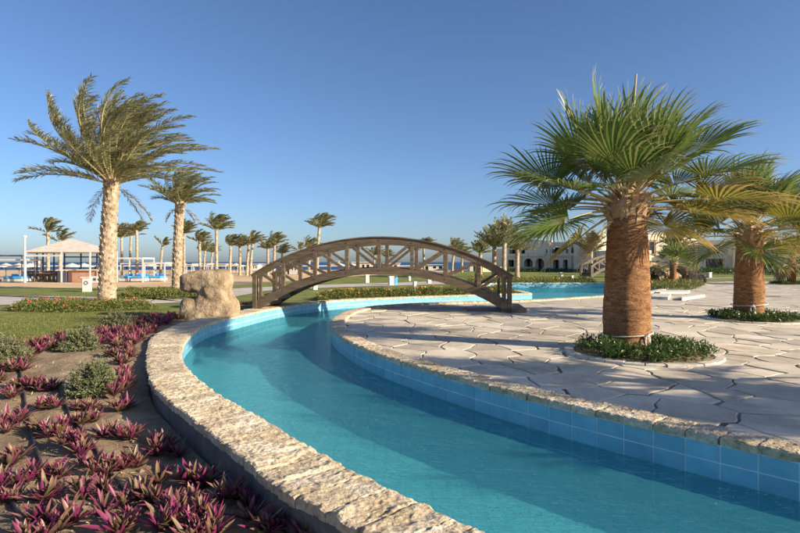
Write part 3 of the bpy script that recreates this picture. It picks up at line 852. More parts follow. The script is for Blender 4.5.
def date_palm(base, top_px, label, group, seed, zt, r, nf, L, nleaf, fine, windk=1.0, name='date_palm', lean=0.0, lw=0.03, ll=0.42, ndry=3):
    """zt = height of the crown's origin; fine palms carry single fronds as parts"""
    rg = random.Random(seed); t = thing(name, (base[0], base[1], -0.10), label, 'palm tree', group)
    n = 20 if fine else 8; rows = 60 if fine else 8; vs = []; fs = []
    for j in range(rows + 1):
        z = (zt - 0.15) * j / rows; u = j / rows
        for k in range(n):
            a = 2 * math.pi * k / n
            rr = r * (1.12 - 0.22 * u + 0.25 * math.exp(-z / .25)) * (1 + (0.06 * noise.noise(Vector((math.cos(a) * 3, math.sin(a) * 3, z * 5))) if fine else 0))
            vs.append((rr * math.cos(a) + lean * u * u, rr * math.sin(a), z))
    for j in range(rows):
        for k in range(n): fs.append((j * n + k, j * n + (k + 1) % n, (j + 1) * n + (k + 1) % n, (j + 1) * n + k))
    fs.append(tuple(rows * n + k for k in range(n)))
    mb = MB(); mb.add(vs, fs); tr = mb.build('trunk', M['bark_date'], t, smooth=True)
    if fine:
        mb = MB(); z = 0.1; i = 0
        while z < zt - 0.05:
            a = i * 2.39996; u = z / zt; rr = r * (1.10 - .22 * u); big = 1 + 1.1 * smooth01(zt - 1.3, zt - .1, z)
            out = Vector((math.cos(a), math.sin(a), 0)); sd = Vector((-math.sin(a), math.cos(a), 0))
            c = out * rr * .96 + Vector((lean * u * u, 0, z)); w = r * .60 * rg.uniform(.8, 1.1); hh = .085 * big * rg.uniform(.8, 1.2); pr = r * .26 * big * rg.uniform(.5, 1.2)
            P = [c - sd * w / 2 - UP * hh, c + sd * w / 2 - UP * hh, c + sd * w * .42 + UP * hh, c - sd * w * .42 + UP * hh,
                 c - sd * w * .34 + UP * hh * .9 + out * pr, c + sd * w * .34 + UP * hh * .9 + out * pr]
            mb.add([tuple(q) for q in P], [(0, 1, 5, 4), (4, 5, 2, 3), (0, 4, 3), (1, 2, 5)])
            z += 0.024 if r > .3 else .028; i += 1
        mb.build('leaf_bases', M['bark_date'], tr, kind='stuff')
    parts = MB()
    for i in range(nf):
        u = (i + .5) / nf; az = i * 2.39996 + rg.uniform(-.3, .3)
        el = R(88 - 66 * u ** 1.05 + rg.uniform(-9, 9)); left = math.cos(az) < -.35
        w = Vector((0.20, 0.02, 0.0)) * windk * rg.uniform(.7, 1.25)
        stiff = left and u > .6 and rg.random() < .5
        if stiff: w *= 0.08
        Lf = L * rg.uniform(.82, 1.08) * (0.8 + .2 * math.sin(u * math.pi)) * (1.08 if stiff else 1)
        org = (lean + r * .55 * u * math.cos(az), r * .55 * u * math.sin(az), zt - .15 - .25 * u * (r / .3))
        f_ = date_frond(rg, org, az, el, Lf, nleaf, 0.045 + .03 * u, w, lw, ll, 12 if fine else 7)
        if fine: f_.build('frond', [M['rachis'], M['date_green']], t)
        else: parts.v, o = parts.v, len(parts.v); parts.v += f_.v; parts.f += [tuple(q + o for q in g) for g in f_.f]; parts.a += f_.a; parts.mi += f_.mi
    if not fine: parts.build('crown', [M['rachis'], M['date_green']], t)
    if fine:
        for i in range(ndry):
            az = rg.uniform(0, 6.28)
            date_frond(rg, (lean + r * .7 * math.cos(az), r * .7 * math.sin(az), zt - .5), az, R(-25), L * .45, nleaf // 2, .12, Vector((.04, 0, 0)), lw * .8, ll * .6).build('dry_frond', [M['rachis'], M['fan_dry']], t)
    return t

def leaf_cloud(rg, pts, size, mb=None, upb=0.5, aspect=0.42, mi=0):
    """small pointed leaves at pts"""
    mb = mb or MB(); v = []; f = []; a = []
    for (x, y, z) in pts:
        d = Vector((rg.gauss(0, 1), rg.gauss(0, 1), rg.gauss(upb, .7))).normalized(); l = size * rg.uniform(.6, 1.3)
        s = d.cross(vary(UP, .8, rg)).normalized() * l * aspect * .5; p = Vector((x, y, z)); g = rg.random(); b = len(v)
        n = s.cross(d).normalized() * l * .08
        v += [tuple(p), tuple(p + d * l * .5 + s + n), tuple(p + d * l), tuple(p + d * l * .5 - s + n)]
        a += [(0, g, 0, 1), (.5, g, 0, 1), (1, g, 0, 1), (.5, g, 0, 1)]
        f += [(b, b + 1, b + 2), (b, b + 2, b + 3)]
    mb.add(v, f, a, mi=mi); return mb

# ------------------------------------------------------------------ hotel
def opening_panel(mb, L, H, ops, th, org, ux, inward, mi=0):
    """wall L x H with real openings (u0,u1,z0,z1,arch), thickness th"""
    outer = [(0, 0), (L, 0), (L, H), (0, H)]
    if isinstance(H, list): outer = [(0, 0), (L, 0)] + H[::-1]
    holes = []
    for (u0, u1, z0, z1, arch) in ops:
        if arch:
            r = (u1 - u0) / 2; c = (u0 + u1) / 2; zs = z1 - r
            holes.append([(u0, z0), (u1, z0)] + [(c + r * math.cos(a), zs + r * math.sin(a)) for a in [math.pi * k / 12 for k in range(13)]])
        else: holes.append([(u0, z0), (u1, z0), (u1, z1), (u0, z1)])
    vs = []; es = []
    for pl in [outer] + holes:
        o = len(vs); vs += [Vector(p) for p in pl]; es += [(o + i, o + (i + 1) % len(pl)) for i in range(len(pl))]
    V, E_, Fc, *_ = delaunay_2d_cdt(vs, es, [], 0, 1e-6)
    fs = []
    for f in Fc:
        cx = sum(V[i][0] for i in f) / len(f); cz = sum(V[i][1] for i in f) / len(f)
        if in_poly(cx, cz, outer) and not any(in_poly(cx, cz, h) for h in holes): fs.append(tuple(f))
    org = Vector(org); ux = Vector(ux).normalized(); iw = Vector(inward).normalized()
    def W(u, z, d): return tuple(org + ux * u + UP * z + iw * d)
    n = len(V); vv = [W(v[0], v[1], 0) for v in V] + [W(v[0], v[1], th) for v in V]
    ff = list(fs) + [tuple(i + n for i in reversed(f)) for f in fs]
    cnt = {}
    for f in fs:
        for i in range(3):
            e = (f[i], f[(i + 1) % 3]); cnt[e] = 1
    for (a, b) in list(cnt):
        if (b, a) not in cnt: ff.append((b, a, a + n, b + n))
    mb.add(vv, ff, mi=mi)

bA = thing('hotel_wing', (18, 105, -.1), 'long two-storey beige hotel wing with arched openings, in shade behind the lawn', 'building')
uxA = Vector((.866, -.5, 0)); inA = Vector((.5, .866, 0))
def ua(px): k = (px - 400) / 550; return (105 * k - 18) / (.866 + .5 * k)
gnd = [(508, 514, 0), (524, 532.5, 1), (535.5, 544, 1), (553, 559, 0), (563, 567.5, 0), (573, 586, 1), (590, 598, 0)]
upp = [(509, 516, 1), (518.5, 525, 1), (546, 549.5, 0), (552, 561, 1), (566, 573.5, 1), (590, 596, 0)]
LA = 27.0
opsA = []
for a, b, ar in gnd: opsA.append((ua(a), ua(b), 0.02, 2.35 if ar else 2.1, ar))
for a, b, ar in upp: opsA.append((ua(a), ua(b), 2.95 if ar else 3.3, 4.5 if ar else 4.2, ar))
Hpts = [(0, 4.2), (ua(505), 4.2), (ua(505), 5.0), (ua(522), 5.0), (ua(524), 5.3), (ua(530), 5.75), (ua(536), 5.85), (ua(545), 5.6), (ua(552), 5.6), (ua(552), 5.3), (ua(575), 5.3), (ua(575), 5.9), (LA, 5.9)]
mb = MB(); opening_panel(mb, LA, Hpts, opsA, .4, (0, 0, 0), uxA, inA)
mb.build('front_wall', M['plaster'], bA)
mb = MB()
def boxA(u0, u1, d0, d1, z0, z1, m_=mb):
    c = uxA * (u0 + u1) / 2 + inA * (d0 + d1) / 2 + UP * (z0 + z1) / 2
    m_.box(c, (u1 - u0, d1 - d0, z1 - z0), Matrix((uxA, inA, UP)).transposed())
boxA(.3, LA - .3, 1.9, 9, 0, 4.1); boxA(.01, .4, .41, 9, 0, 4.15); boxA(LA - .4, LA - .01, .41, 9, 0, 5.2)
boxA(.42, LA - .42, .41, 1.89, 2.55, 2.75); boxA(.42, LA - .42, .41, 1.89, 4.6, 4.8); boxA(.5, LA - .5, 1.9, 9, 4.81, 5.0)
mb.build('back_rooms', M['plaster'], bA)
for u in (ua(520), ua(549), ua(570), ua(588)):
    m_ = MB(); boxA(u - .25, u + .25, -.25, -.002, 0, 5.2 if u < 20 else 5.7, m_); m_.build('pilaster', M['plaster'], bA)
m_ = MB(); boxA(0, LA, -.12, -.003, 2.55, 2.72, m_); m_.build('string_course', M['plaster'], bA)
for a, b, ar in gnd + upp:
    up = (a, b, ar) in upp
    m_ = MB(); boxA(ua(a) + .05, ua(b) - .05, 1.80, 1.88, 2.8 if up else .03, 4.4 if up else 2.3, m_)
    w = m_.build('window', M['dkglass'], bA)
    m_ = MB(); um = (ua(a) + ua(b)) / 2; boxA(um - .05, um + .05, 1.74, 1.798, 2.8 if up else .03, 4.4 if up else 2.3, m_); m_.build('mullion', M['plaster'], w)
for a, b in ((507, 528), (529, 545), (551, 575)):
    m_ = MB(); boxA(ua(a), ua(b), -.35, -.26, 2.75, 3.25, m_); m_.build('balcony_parapet', M['plaster'], bA)
    for k in range(6):
        pass
# lit block and the terrace range to its right
bB = thing('hotel_block', (31.6, 88, -.1), 'tall cream hotel block with a framed upper window, sunlit, beside the palm trunk', 'building')
nB = Vector((.10, -1, 0)).normalized(); uxB = Vector((1, .10, 0)).normalized(); inB = -nB
def ub(px): k = (px - 400) / 550; return (88 * k - 31.6) / (.995 - .0995 * k)
mb = MB(); opening_panel(mb, 17, 6.3, [(ub(649), ub(655), 3.0, 5.0, 0), (ub(676), ub(684), 3.0, 4.6, 0), (ub(612), ub(620), .02, 2.3, 0)], .35, (0, 0, 0), uxB, inB)
mb.build('front_wall', M['plaster'], bB)
RB = Matrix((uxB, inB, UP)).transposed()
mb = MB(); mb.box(uxB * 8.5 + inB * 5.4 + UP * 2.95, (16.9, 8, 5.9), RB); mb.box(uxB * 8.5 + inB * .2 + UP * 6.36, (17.3, .7, .12), RB); mb.build('back_rooms', M['plaster'], bB)
for a, b, z0, z1 in ((649, 655, 3.0, 5.0), (676, 684, 3.0, 4.6), (612, 620, .02, 2.3)):
    m_ = MB(); m_.box(uxB * ((ub(a) + ub(b)) / 2) + inB * .30 + UP * ((z0 + z1) / 2), (ub(b) - ub(a) - .02, .06, z1 - z0 - .02), RB); w = m_.build('window', M['dkglass'], bB)
    m_ = MB()
    for uu in (ub(a) - .1, ub(b) + .1): m_.box(uxB * uu - inB * .05 + UP * ((z0 + z1) / 2), (.12, .09, z1 - z0 + .3), RB)
    m_.box(uxB * ((ub(a) + ub(b)) / 2) - inB * .08 + UP * (z1 + .22), (ub(b) - ub(a) + .6, .15, .12), RB); m_.build('frame', M['terracotta'], w)
m_ = MB(); m_.box(uxB * 3.5 - inB * 2.0 + UP * 1.75, (6.6, 3.9, 3.5), RB); m_.build('ground_floor_annex', M['plaster'], bB)
bC = thing('terrace_range', (45.8, 84, -.1), 'low beige hotel range with wide dark terrace openings behind the right palms', 'building')
uxC = Vector((.94, -.34, 0)); inC = Vector((.34, .94, 0)); RC = Matrix((uxC, inC, UP)).transposed()
mb = MB(); opening_panel(mb, 26, 5.0, [(.8, 3.4, .02, 2.2, 0), (6.0, 10, .02, 2.4, 0), (12, 16.5, .02, 2.4, 0), (18.5, 23, .02, 2.4, 0), (1, 3, 3, 4.3, 0), (7, 9, 3, 4.3, 0), (13, 15, 3, 4.3, 0), (19, 21.5, 3, 4.3, 0)], .5, (0, 0, 0), uxC, inC)
mb.build('front_wall', M['plaster'], bC)
mb = MB(); mb.box(uxC * 13 + inC * 6 + UP * 2.4, (25.8, 8, 4.8), RC); mb.build('back_rooms', M['plaster'], bC)
for u0, u1, z0, z1 in ((.8, 3.4, .02, 2.2), (6.0, 10, .02, 2.4), (12, 16.5, .02, 2.4), (18.5, 23, .02, 2.4), (1, 3, 3, 4.3), (7, 9, 3, 4.3), (13, 15, 3, 4.3), (19, 21.5, 3, 4.3)):
    m_ = MB(); m_.box(uxC * ((u0 + u1) / 2) + inC * 1.9 + UP * ((z0 + z1) / 2), (u1 - u0, .1, z1 - z0), RC); m_.build('window', M['dkglass'], bC)
for u in (4.6, 11, 17.4, 24.5):
    m_ = MB(); m_.box(uxC * u - inC * .6 + UP * 2.6, (.7, 1.1, 5.2), RC); m_.build('pillar', M['plaster'], bC)

# ------------------------------------------------------------------ bridges
def build_bridge(P0, P1, width, label, z_mid=1.41, z_end=0.18, r_mid=2.42, r_end=1.14, zg=-0.1, nplank=40, name='footbridge'):
    t = thing(name, (P0[0], P0[1], zg), label, 'bridge')
    A = Vector((P1[0] - P0[0], P1[1] - P0[1], 0)); L = A.length; A.normalize(); B = Vector((-A.y, A.x, 0))
    def arc(s, lo, hi):
        r = ((hi - lo) ** 2 + (L / 2) ** 2) / (2 * (hi - lo)); x = (s - .5) * L
        return lo + math.sqrt(max(0, r * r - x * x)) - (r - (hi - lo))
    zb = lambda s: arc(s, z_end, z_mid) - zg; zr = lambda s: arc(s, r_end, r_mid) - zg
    P = lambda s, off, z: A * (s * L) + B * off + UP * z
    def sweep(pf, w, h, n, s0, s1, nm, parent, hf=None):
        mb = MB(); vs = []; fs = []
        for i in range(n + 1):
            s = s0 + (s1 - s0) * i / n; c = pf(s); c2 = pf(s + .002); tg = (c2 - c).normalized(); up = B.cross(tg) * -1
            if up.z < 0: up = -up
            hh = hf(s) if hf else h
            for q in (c - B * w / 2, c + B * w / 2, c + B * w / 2 - up * hh, c - B * w / 2 - up * hh): vs.append(tuple(q))
        for i in range(n):
            for k in range(4): fs.append((4 * i + k, 4 * i + (k + 1) % 4, 4 * i + 4 + (k + 1) % 4, 4 * i + 4 + k))
        fs += [(3, 2, 1, 0), (4 * n, 4 * n + 1, 4 * n + 2, 4 * n + 3)]
        mb.add(vs, fs); o = mb.build(nm, M['wood'], parent)
        bm = bmesh.new(); bm.from_mesh(o.data); bmesh.ops.recalc_face_normals(bm, faces=bm.faces); bm.to_mesh(o.data); bm.free()
        return o
    for side, off in ((0, 0.0), (1, width)):
        st = sweep(lambda s: P(s, off, zb(s)), .12, .24, 40, 0.0, 1.0, 'arched_stringer', t, lambda s: .22 + .10 * abs(2 * s - 1) ** 3)
        rl = sweep(lambda s: P(s, off, zr(s)), .11, .19, 40, -.002, 1.002, 'arched_rail', t)
        sweep(lambda s: P(s, off, zr(s) + .043), .19, .04, 40, -.004, 1.004, 'cap_board', rl)
        for s in (0.012, .988):
            mb = MB(); mb.beam(P(s, off, 0.0), P(s, off, zr(s) - .05), .17, .15, up=A); bevel = mb.build('end_post', M['wood'], t); bevel_mesh(bevel.data, .008)
            mb = MB(); s2 = s + (.022 if s < .5 else -.022); mb.beam(P(s2, off, 0.02), P(s2, off, zr(s2) - .2), .10, .09, up=A); mb.build('end_post', M['wood'], t)
        nb = 8; ss = [i / nb for i in range(nb + 1)]
        for i in range(1, nb):
            mb = MB(); mb.beam(P(ss[i], off, zb(ss[i]) - .02), P(ss[i], off, zr(ss[i]) - .15), .095, .13, up=A); o = mb.build('vertical', M['wood'], t); bevel_mesh(o.data, .006)
        for i in range(nb):
            a, b = (ss[i], ss[i + 1]) if i < nb / 2 else (ss[i + 1], ss[i])
            a = min(.97, max(.03, a)); e = .014 if i < nb / 2 else -.014
            if i in (0, nb - 1): b = b
            mb = MB(); mb.beam(P(a + e, off, zr(a + e) - .21), P(b - e * .8, off, zb(b) + .03), .08, .095, up=A); mb.build('diagonal', M['wood'], t)
        for s in [i / nb for i in range(1, nb)]:
            for z in (zb(s) - .1, zr(s) - .1):
                mb = MB(); mb.tube([P(s, off - .075 if side == 0 else off - .075, z), P(s, off - .055, z)], .018, 6); mb.build('bolt', M['dark'], st)
    # deck planks over the arch, then steps at both ends
    for i in range(nplank):
        s = 0.075 + 0.85 * (i + .5) / nplank; c = P(s, width / 2, zb(s) + .012); tg = (P(s + .002, 0, zb(s + .002)) - P(s, 0, zb(s))).normalized()
        mb = MB(); mb.box((0, 0, 0), (L * .85 / nplank - .015, width - .125, .035)); me = mb.mesh('deck_plank', M['wood'])
        o = link('deck_plank', me, t, c); nn = tg.cross(B)
        if nn.z < 0: nn = -nn
        o.rotation_mode = 'QUATERNION'; o.rotation_quaternion = Matrix((tg, B, nn)).transposed().to_quaternion()
    for sgn in (0, 1):
        for (s0, s1, z) in ((-.050, .008, .17), (.0085, .045, .40), (.0455, .085, .60)):
            a, b = (s0, s1) if sgn == 0 else (1 - s1, 1 - s0)
            y0, y1 = ((-.16, width + .12) if z < .2 else (-.075, width - .065)) if sgn else ((.065, width - .065))
            mb = MB(); hh = z if z < .2 else .24; c = P((a + b) / 2, (y0 + y1) / 2, z - hh / 2); mb.box(c, ((b - a) * L, y1 - y0, hh), Matrix((A, B, UP)).transposed()); o = mb.build('step', M['wood'], t); bevel_mesh(o.data, .01)
    return t
build_bridge((-5.12, 19.05), (3.72, 18.15), 2.1, 'brown timber footbridge with arched truss rails spanning the blue pool channel')
build_bridge((19.9, 57.5), (28.0, 60.0), 1.8, 'small distant timber footbridge seen dark beyond the wide pool', nplank=14)

# ------------------------------------------------------------------ rocks
def boulder(name, blobs, voxel, amp, label, loc, mat='rock', seed=0, freq=1.0):
    bm = bmesh.new()
    for (c, r) in blobs:
        g = bmesh.ops.create_icosphere(bm, subdivisions=3, radius=1)
        for v in g['verts']:
            q = [math.copysign(abs(a) ** .62, a) for a in v.co]; v.co = Vector((q[0] * r[0] * .93 + c[0], q[1] * r[1] * .93 + c[1], q[2] * r[2] * .93 + c[2]))
    me = bpy.data.meshes.new(name); bm.to_mesh(me); bm.free()
    tmp = bpy.data.objects.new('tmp', me); COL.objects.link(tmp)
    md = tmp.modifiers.new('r', 'REMESH'); md.mode = 'VOXEL'; md.voxel_size = voxel
    sm = tmp.modifiers.new('s', 'SMOOTH'); sm.iterations = 7; sm.factor = .6
    dg = bpy.context.evaluated_depsgraph_get(); m2 = bpy.data.meshes.new_from_object(tmp.evaluated_get(dg))
    bpy.data.objects.remove(tmp)
    for v in m2.vertices:
        p = v.co * freq + Vector((seed, 0, 0)); n = v.normal
        d = noise.noise(p * 1.3) * .9 - abs(noise.noise(p * 2.6)) * .45 + noise.fractal(p * 4, .8, 2.0, 5) * .34 + noise.noise(p * 17) * .06
        d -= .22 * max(0, 1 - 6 * abs(noise.noise(p * 1.3 + Vector((3, 9, 1)))))
        d += 0.12 * (round(noise.noise(p * 1.6 + Vector((5, 0, 0))) * 3) / 3)
        v.co += n * d * amp
    m2.materials.clear(); m2.materials.append(M[mat])
    for p in m2.polygons: p.use_smooth = True
    m2.name = name
    return link(name, m2, None, loc, label, 'rock')
boulder('boulder', [((-.34, 0, 1.10), (.52, .42, .34)), ((.02, 0, .82), (.34, .40, .34)), ((.22, 0, 1.14), (.56, .5, .40)), ((-.02, 0, 1.12), (.6, .46, .38)), ((.26, 0, .6), (.50, .48, .62)), ((.46, .05, .28), (.46, .5, .5)), ((.15, 0, .35), (.6, .5, .5)), ((-.46, -.05, .34), (.33, .4, .36)), ((-.05, 0, .1), (.8, .55, .22))],
        .035, .06, 'pale brown anvil-shaped boulder standing at the pool edge left of the bridge', (-5.80, 16.6, -.12), seed=3)
boulder('boulder', [((0, 0, .6), (.9, .8, .8)), ((.9, .2, .4), (.7, .7, .6)), ((-.8, .3, .9), (.6, .6, .5))], .07, .25, 'tan boulder left of the short fan palm beyond the pool', (20.7, 43.5, -.15), seed=11, freq=.7)
boulder('boulder', [((0, 0, .8), (.7, .7, 1.0)), ((.6, 0, .3), (.8, .6, .5))], .07, .25, 'tan upright boulder right of the short fan palm beyond the pool', (22.9, 43.8, -.15), seed=17, freq=.7)
boulder('boulder', [((0, 0, 1.1), (.55, .5, .5)), ((-.9, 0, 1.5), (.8, .5, .35)), ((.7, 0, .5), (.5, .5, .6))], .06, .2, 'brown slanting boulder nearest the big palm trunk beyond the pool', (20.9, 45.0, -.15), seed=23, freq=.8)

# ------------------------------------------------------------------ palms
GP = 'fan palms on the paved terrace'
fan_palm('fan_palm', (4.37, 10.6), 'large fan palm with thick brown trunk and roped base, in the nearest planting ring', GP, 6, 2.60, .42, .34, 27, .86, 1.26, 52, boots=34, skirt=0, spike=True, emin=90, gold=.3, heroes=[
    (2.75, 66, 1.0, 1.45, 'fan_green'), (2.6, 56, 1.20, 1.25, 'fan_green'), (.4, 50, 1.40, 1.45, 'fan_green'), (.1, 44, 1.40, 1.40, 'fan_green'), (1.2, 68, 1.1, 1.45, 'fan_green'), (-1.2, 62, .8, 1.2, 'fan_green'),
    (3.5, 36, 1.10, 1.20, 'fan_green'), (3.0, 22, 1.30, 1.30, 'fan_green'), (3.6, 14, 1.25, 1.25, 'fan_green'), (2.8, 10, 1.25, 1.2, 'fan_green'), (3.3, -4, 1.1, 1.2, 'fan_green'),
    (3.05, -24, .85, 1.0, 'fan_gold'), (3.45, -34, .65, .8, 'fan_dry'), (-.25, 28, 1.30, 1.35, 'fan_green'), (.25, 18, 1.45, 1.35, 'fan_gold'), (-.35, 10, 1.35, 1.35, 'fan_gold'),
    (.1, 2, 1.3, 1.3, 'fan_gold'), (-.6, -2, 1.0, 1.1, 'fan_gold'), (.6, -10, 1.1, 1.15, 'fan_gold'), (-1.3, 34, .7, 1.1, 'fan_green'), (-2.0, 30, .75, 1.15, 'fan_green'), (-1.0, 52, .8, 1.2, 'fan_green'), (-2.4, 46, .9, 1.2, 'fan_green')])
fan_palm('fan_palm', (10.28, 16.2), 'second fan palm with stout reddish trunk near the right edge of the photo', GP, 12, 2.36, .39, .33, 42, .95, 1.36, 48, boots=26, skirt=0, gold=.4, emin=96)
fan_palm('fan_palm', (20.6, 41.5), 'short distant fan palm growing among boulders beyond the pool', GP, 21, 1.45, .25, .22, 28, .8, .95, 24, boots=8, skirt=0, fine=False, gold=.02, emin=92)
fan_palm('fan_palm', (29.2, 41.0), 'distant fan palm with golden drooping fronds at the right edge', GP, 33, 1.5, .28, .25, 28, 1.0, 1.2, 24, boots=8, skirt=10, fine=False, gold=.5)
# two more of the row, outside the frame; their shade lies across the front paving
fan_palm('fan_palm', (11.0, 4.6), 'fan palm of the same row just outside the photo on the right', GP, 41, 2.5, .42, .34, 24, .85, 1.0, 26, boots=8, skirt=6)
fan_palm('fan_palm', (12.9, 2.3), 'fan palm outside the photo, nearest the camera on the right', GP, 43, 2.6, .42, .34, 24, .85, 1.0, 26, boots=8, skirt=6)
fan_palm('fan_palm', (16.5, 1.6), 'fan palm outside the photo on the right, farthest from the pool', GP, 47, 3.0, .42, .34, 24, .9, 1.0, 26, boots=8, skirt=6)

GD = 'date palms along the beach lawn'
date_palm(at(107, 24.3), None, 'tall date palm with pale rough trunk rising from the red flower bed at left', GD, 3, 5.55, .31, 76, 4.7, 78, True, .95, lean=.25, lw=.042, ll=.56)
date_palm(at(177, 31), None, 'second date palm with swept crown, standing behind the boulder', GD, 8, 5.25, .24, 44, 2.35, 44, True, 1.35, lean=.2, lw=.045, ll=.42)
far = [(48, 226, 56, 1, 'thin flag-like date palm behind the white tent roof'), (60, 236, 57, 1, 'low bushy date palm behind the white tent roof, beside a thin one'),
       (122, 232, 70, 0, 'leftmost of three date palms between the big trunk and the slim one'), (130, 230, 72, 0, 'middle of three date palms right of the big trunk'), (137, 225, 66, 0, 'tallest of three date palms right of the big trunk'),
       (160.5, 240, 70, 2, 'slim date palm with a thin upright tuft, alone left of the second palm'),
       (184, 228, 66, 0, 'date palm just right of the second tall palm'), (200, 236, 62, 0, 'date palm left of the tallest palm above the boulder'), (204, 246, 90, 0, 'small far date palm left of the one above the boulder'), (211, 247, 95, 0, 'smallest date palm close left of the one above the boulder'),
       (216.5, 224, 56, 3, 'tall date palm with wide swept crown right above the boulder'),
       (230, 240, 66, 0, 'date palm right of the boulder, leftmost of four slender ones'), (240, 241, 70, 0, 'second of the slender date palms right of the boulder'), (247, 240, 70, 2, 'date palm with hardly any crown beside the bridge end'), (250.5, 238, 66, 0, 'date palm just left of the bridge end post'),
       (268, 243, 70, 0, 'date palm above the bridge\'s left rail, lower of a pair'), (274, 238, 66, 0, 'date palm above the bridge\'s left rail, taller of a pair'), (282, 248, 80, 0, 'small pale date palm behind the left rail'), (299, 245, 75, 2, 'thin date palm tuft peeping over the bridge rail'),
       (309, 243, 78, 0, 'date palm half hidden behind the bridge rail, left of a tall one'), (317, 221, 58, 0, 'tall lone date palm rising above the left half of the bridge'),
       (374, 250, 85, 0, 'date palm seen through the middle of the bridge'), (411, 245, 80, 0, 'date palm behind the right half of the bridge, left of a pair'), (424, 243, 75, 0, 'date palm showing above the right half of the bridge rail'), (452, 246, 72, 0, 'date palm right of the bridge middle, partly above the rail'), (462, 250, 90, 0, 'small far date palm near the right end of the bridge'), (386, 252, 95, 0, 'smallest date palm seen through the bridge centre')]
for i, (px, py, Y, kind, lab) in enumerate(far):
    zc = zat(py + 4, Y) + .1
    rg = random.Random(i)
    kk = rg.random(); nf, L = {0: (26, 2.0), 1: (14, 1.8), 2: (8, 1.4), 3: (34, 2.4)}[kind]
    L *= rg.uniform(.8, 1.15); L *= .92; nf = int(nf * (.6 + .45 * kk))
    date_palm(at(px, Y), None, lab, GD, 50 + i, zc, .16, nf, L, 20, False, rg.uniform(1.2, 2.6), lean=rg.uniform(-.1, .3), lw=.11, ll=.55)
for i, (px, py, Y, L, lab) in enumerate([(494, 240, 62, 3.2, 'date palm left of three in front of the hotel wing'), (504, 236, 58, 3.3, 'middle and tallest of three date palms in front of the hotel wing'), (517, 243, 60, 2.6, 'right and greyest of three date palms in front of the hotel wing'), (480, 246, 75, 2.0, 'distant thin date palm behind the bridge\'s right end'), (590.5, 245, 62, 2.9, 'date palm in front of the large hotel arch'), (676, 242, 70, 3.0, 'date palm behind the short fan palm, beside the lit block')]):
    date_palm(at(px, Y), None, lab, 'date palms by the hotel', 90 + i, zat(py + 5, Y) + .1, .24, 30, L * .9, 26, False, .25, lean=.05, lw=.11, ll=.55)

# ------------------------------------------------------------------ planting rings
def ring(cx, cy, rad, label, seed, label2):
    rg = random.Random(seed)
    t = thing('planting_ring', (cx, cy, Z_PAVE), label, 'kerb ring', 'planting rings round the terrace palms')
    n = 26
    for i in range(n):
        a0 = 2 * math.pi * i / n + .008; a1 = 2 * math.pi * (i + 1) / n - .008; vs = []; fs = []
        ri, ro = rad - .16 + rg.uniform(-.01, .01), rad + rg.uniform(-.015, .015); z = .038 + rg.uniform(-.006, .006)
        for a in (a0, (a0 + a1) / 2, a1):
            for (r_, zz) in ((ro, -.02), (ro, z - .012), (ro - .015, z), (ri + .015, z), (ri, z - .012), (ri, -.02)):
                vs.append((r_ * math.cos(a), r_ * math.sin(a), zz + .003 * rg.uniform(-1, 1)))
        for j in range(2):
            for k in range(6): fs.append((6 * j + k, 6 * j + 6 + k, 6 * j + 6 + (k + 1) % 6, 6 * j + (k + 1) % 6))
        fs += [(5, 4, 3, 2, 1, 0), (12, 13, 14, 15, 16, 17)]
        m_ = MB(); m_.add(vs, fs); m_.build('kerb_stone', M['ledge'], t)
    m_ = MB(); m_.add([((rad - .12) * math.cos(a), (rad - .12) * math.sin(a), .03) for a in [2 * math.pi * k / 40 for k in range(40)]], [tuple(range(40))]); m_.build('soil', M['soil'], t)
    # low shrubs: rosettes of glossy leaves
    pts = []
    for i in range(230):
        a = rg.uniform(0, 6.283); r_ = (rad - .18) * math.sqrt(rg.uniform(.12, 1.0)); x, y = r_ * math.cos(a), r_ * math.sin(a); h = rg.uniform(.10, .24) * (1.15 - .5 * (r_ / rad) ** 3)
        for k in range(26): pts.append((x + rg.gauss(0, .055), y + rg.gauss(0, .055), .03 + h * rg.random() ** .6))
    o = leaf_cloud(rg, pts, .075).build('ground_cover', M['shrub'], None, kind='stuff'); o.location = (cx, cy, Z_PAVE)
    tag(o, label2, 'ground cover')
ring(4.40, 10.05, 1.33, 'round stone kerb around the foot of the large fan palm', 1, 'low dark green shrubs filling the ring under the large fan palm')
ring(10.3, 16.0, 1.33, 'round stone kerb around the foot of the second fan palm', 2, 'low dark green shrubs filling the ring under the second fan palm')
ring(29.2, 41.0, 1.6, 'distant round kerb around the golden fan palm at the right edge', 5, 'low shrubs under the distant golden fan palm')
ring(11.0, 4.6, 1.33, 'round stone kerb around a palm outside the photo on the right', 3, 'low shrubs under the palm just outside the photo')
ring(12.9, 2.3, .95, 'round stone kerb around the palm nearest the camera, outside the photo', 4, 'low shrubs under the palm nearest the camera')
ring(16.5, 1.6, 1.33, 'round stone kerb round the outermost palm beyond the photo', 7, 'low shrubs under the outermost palm beyond the photo')

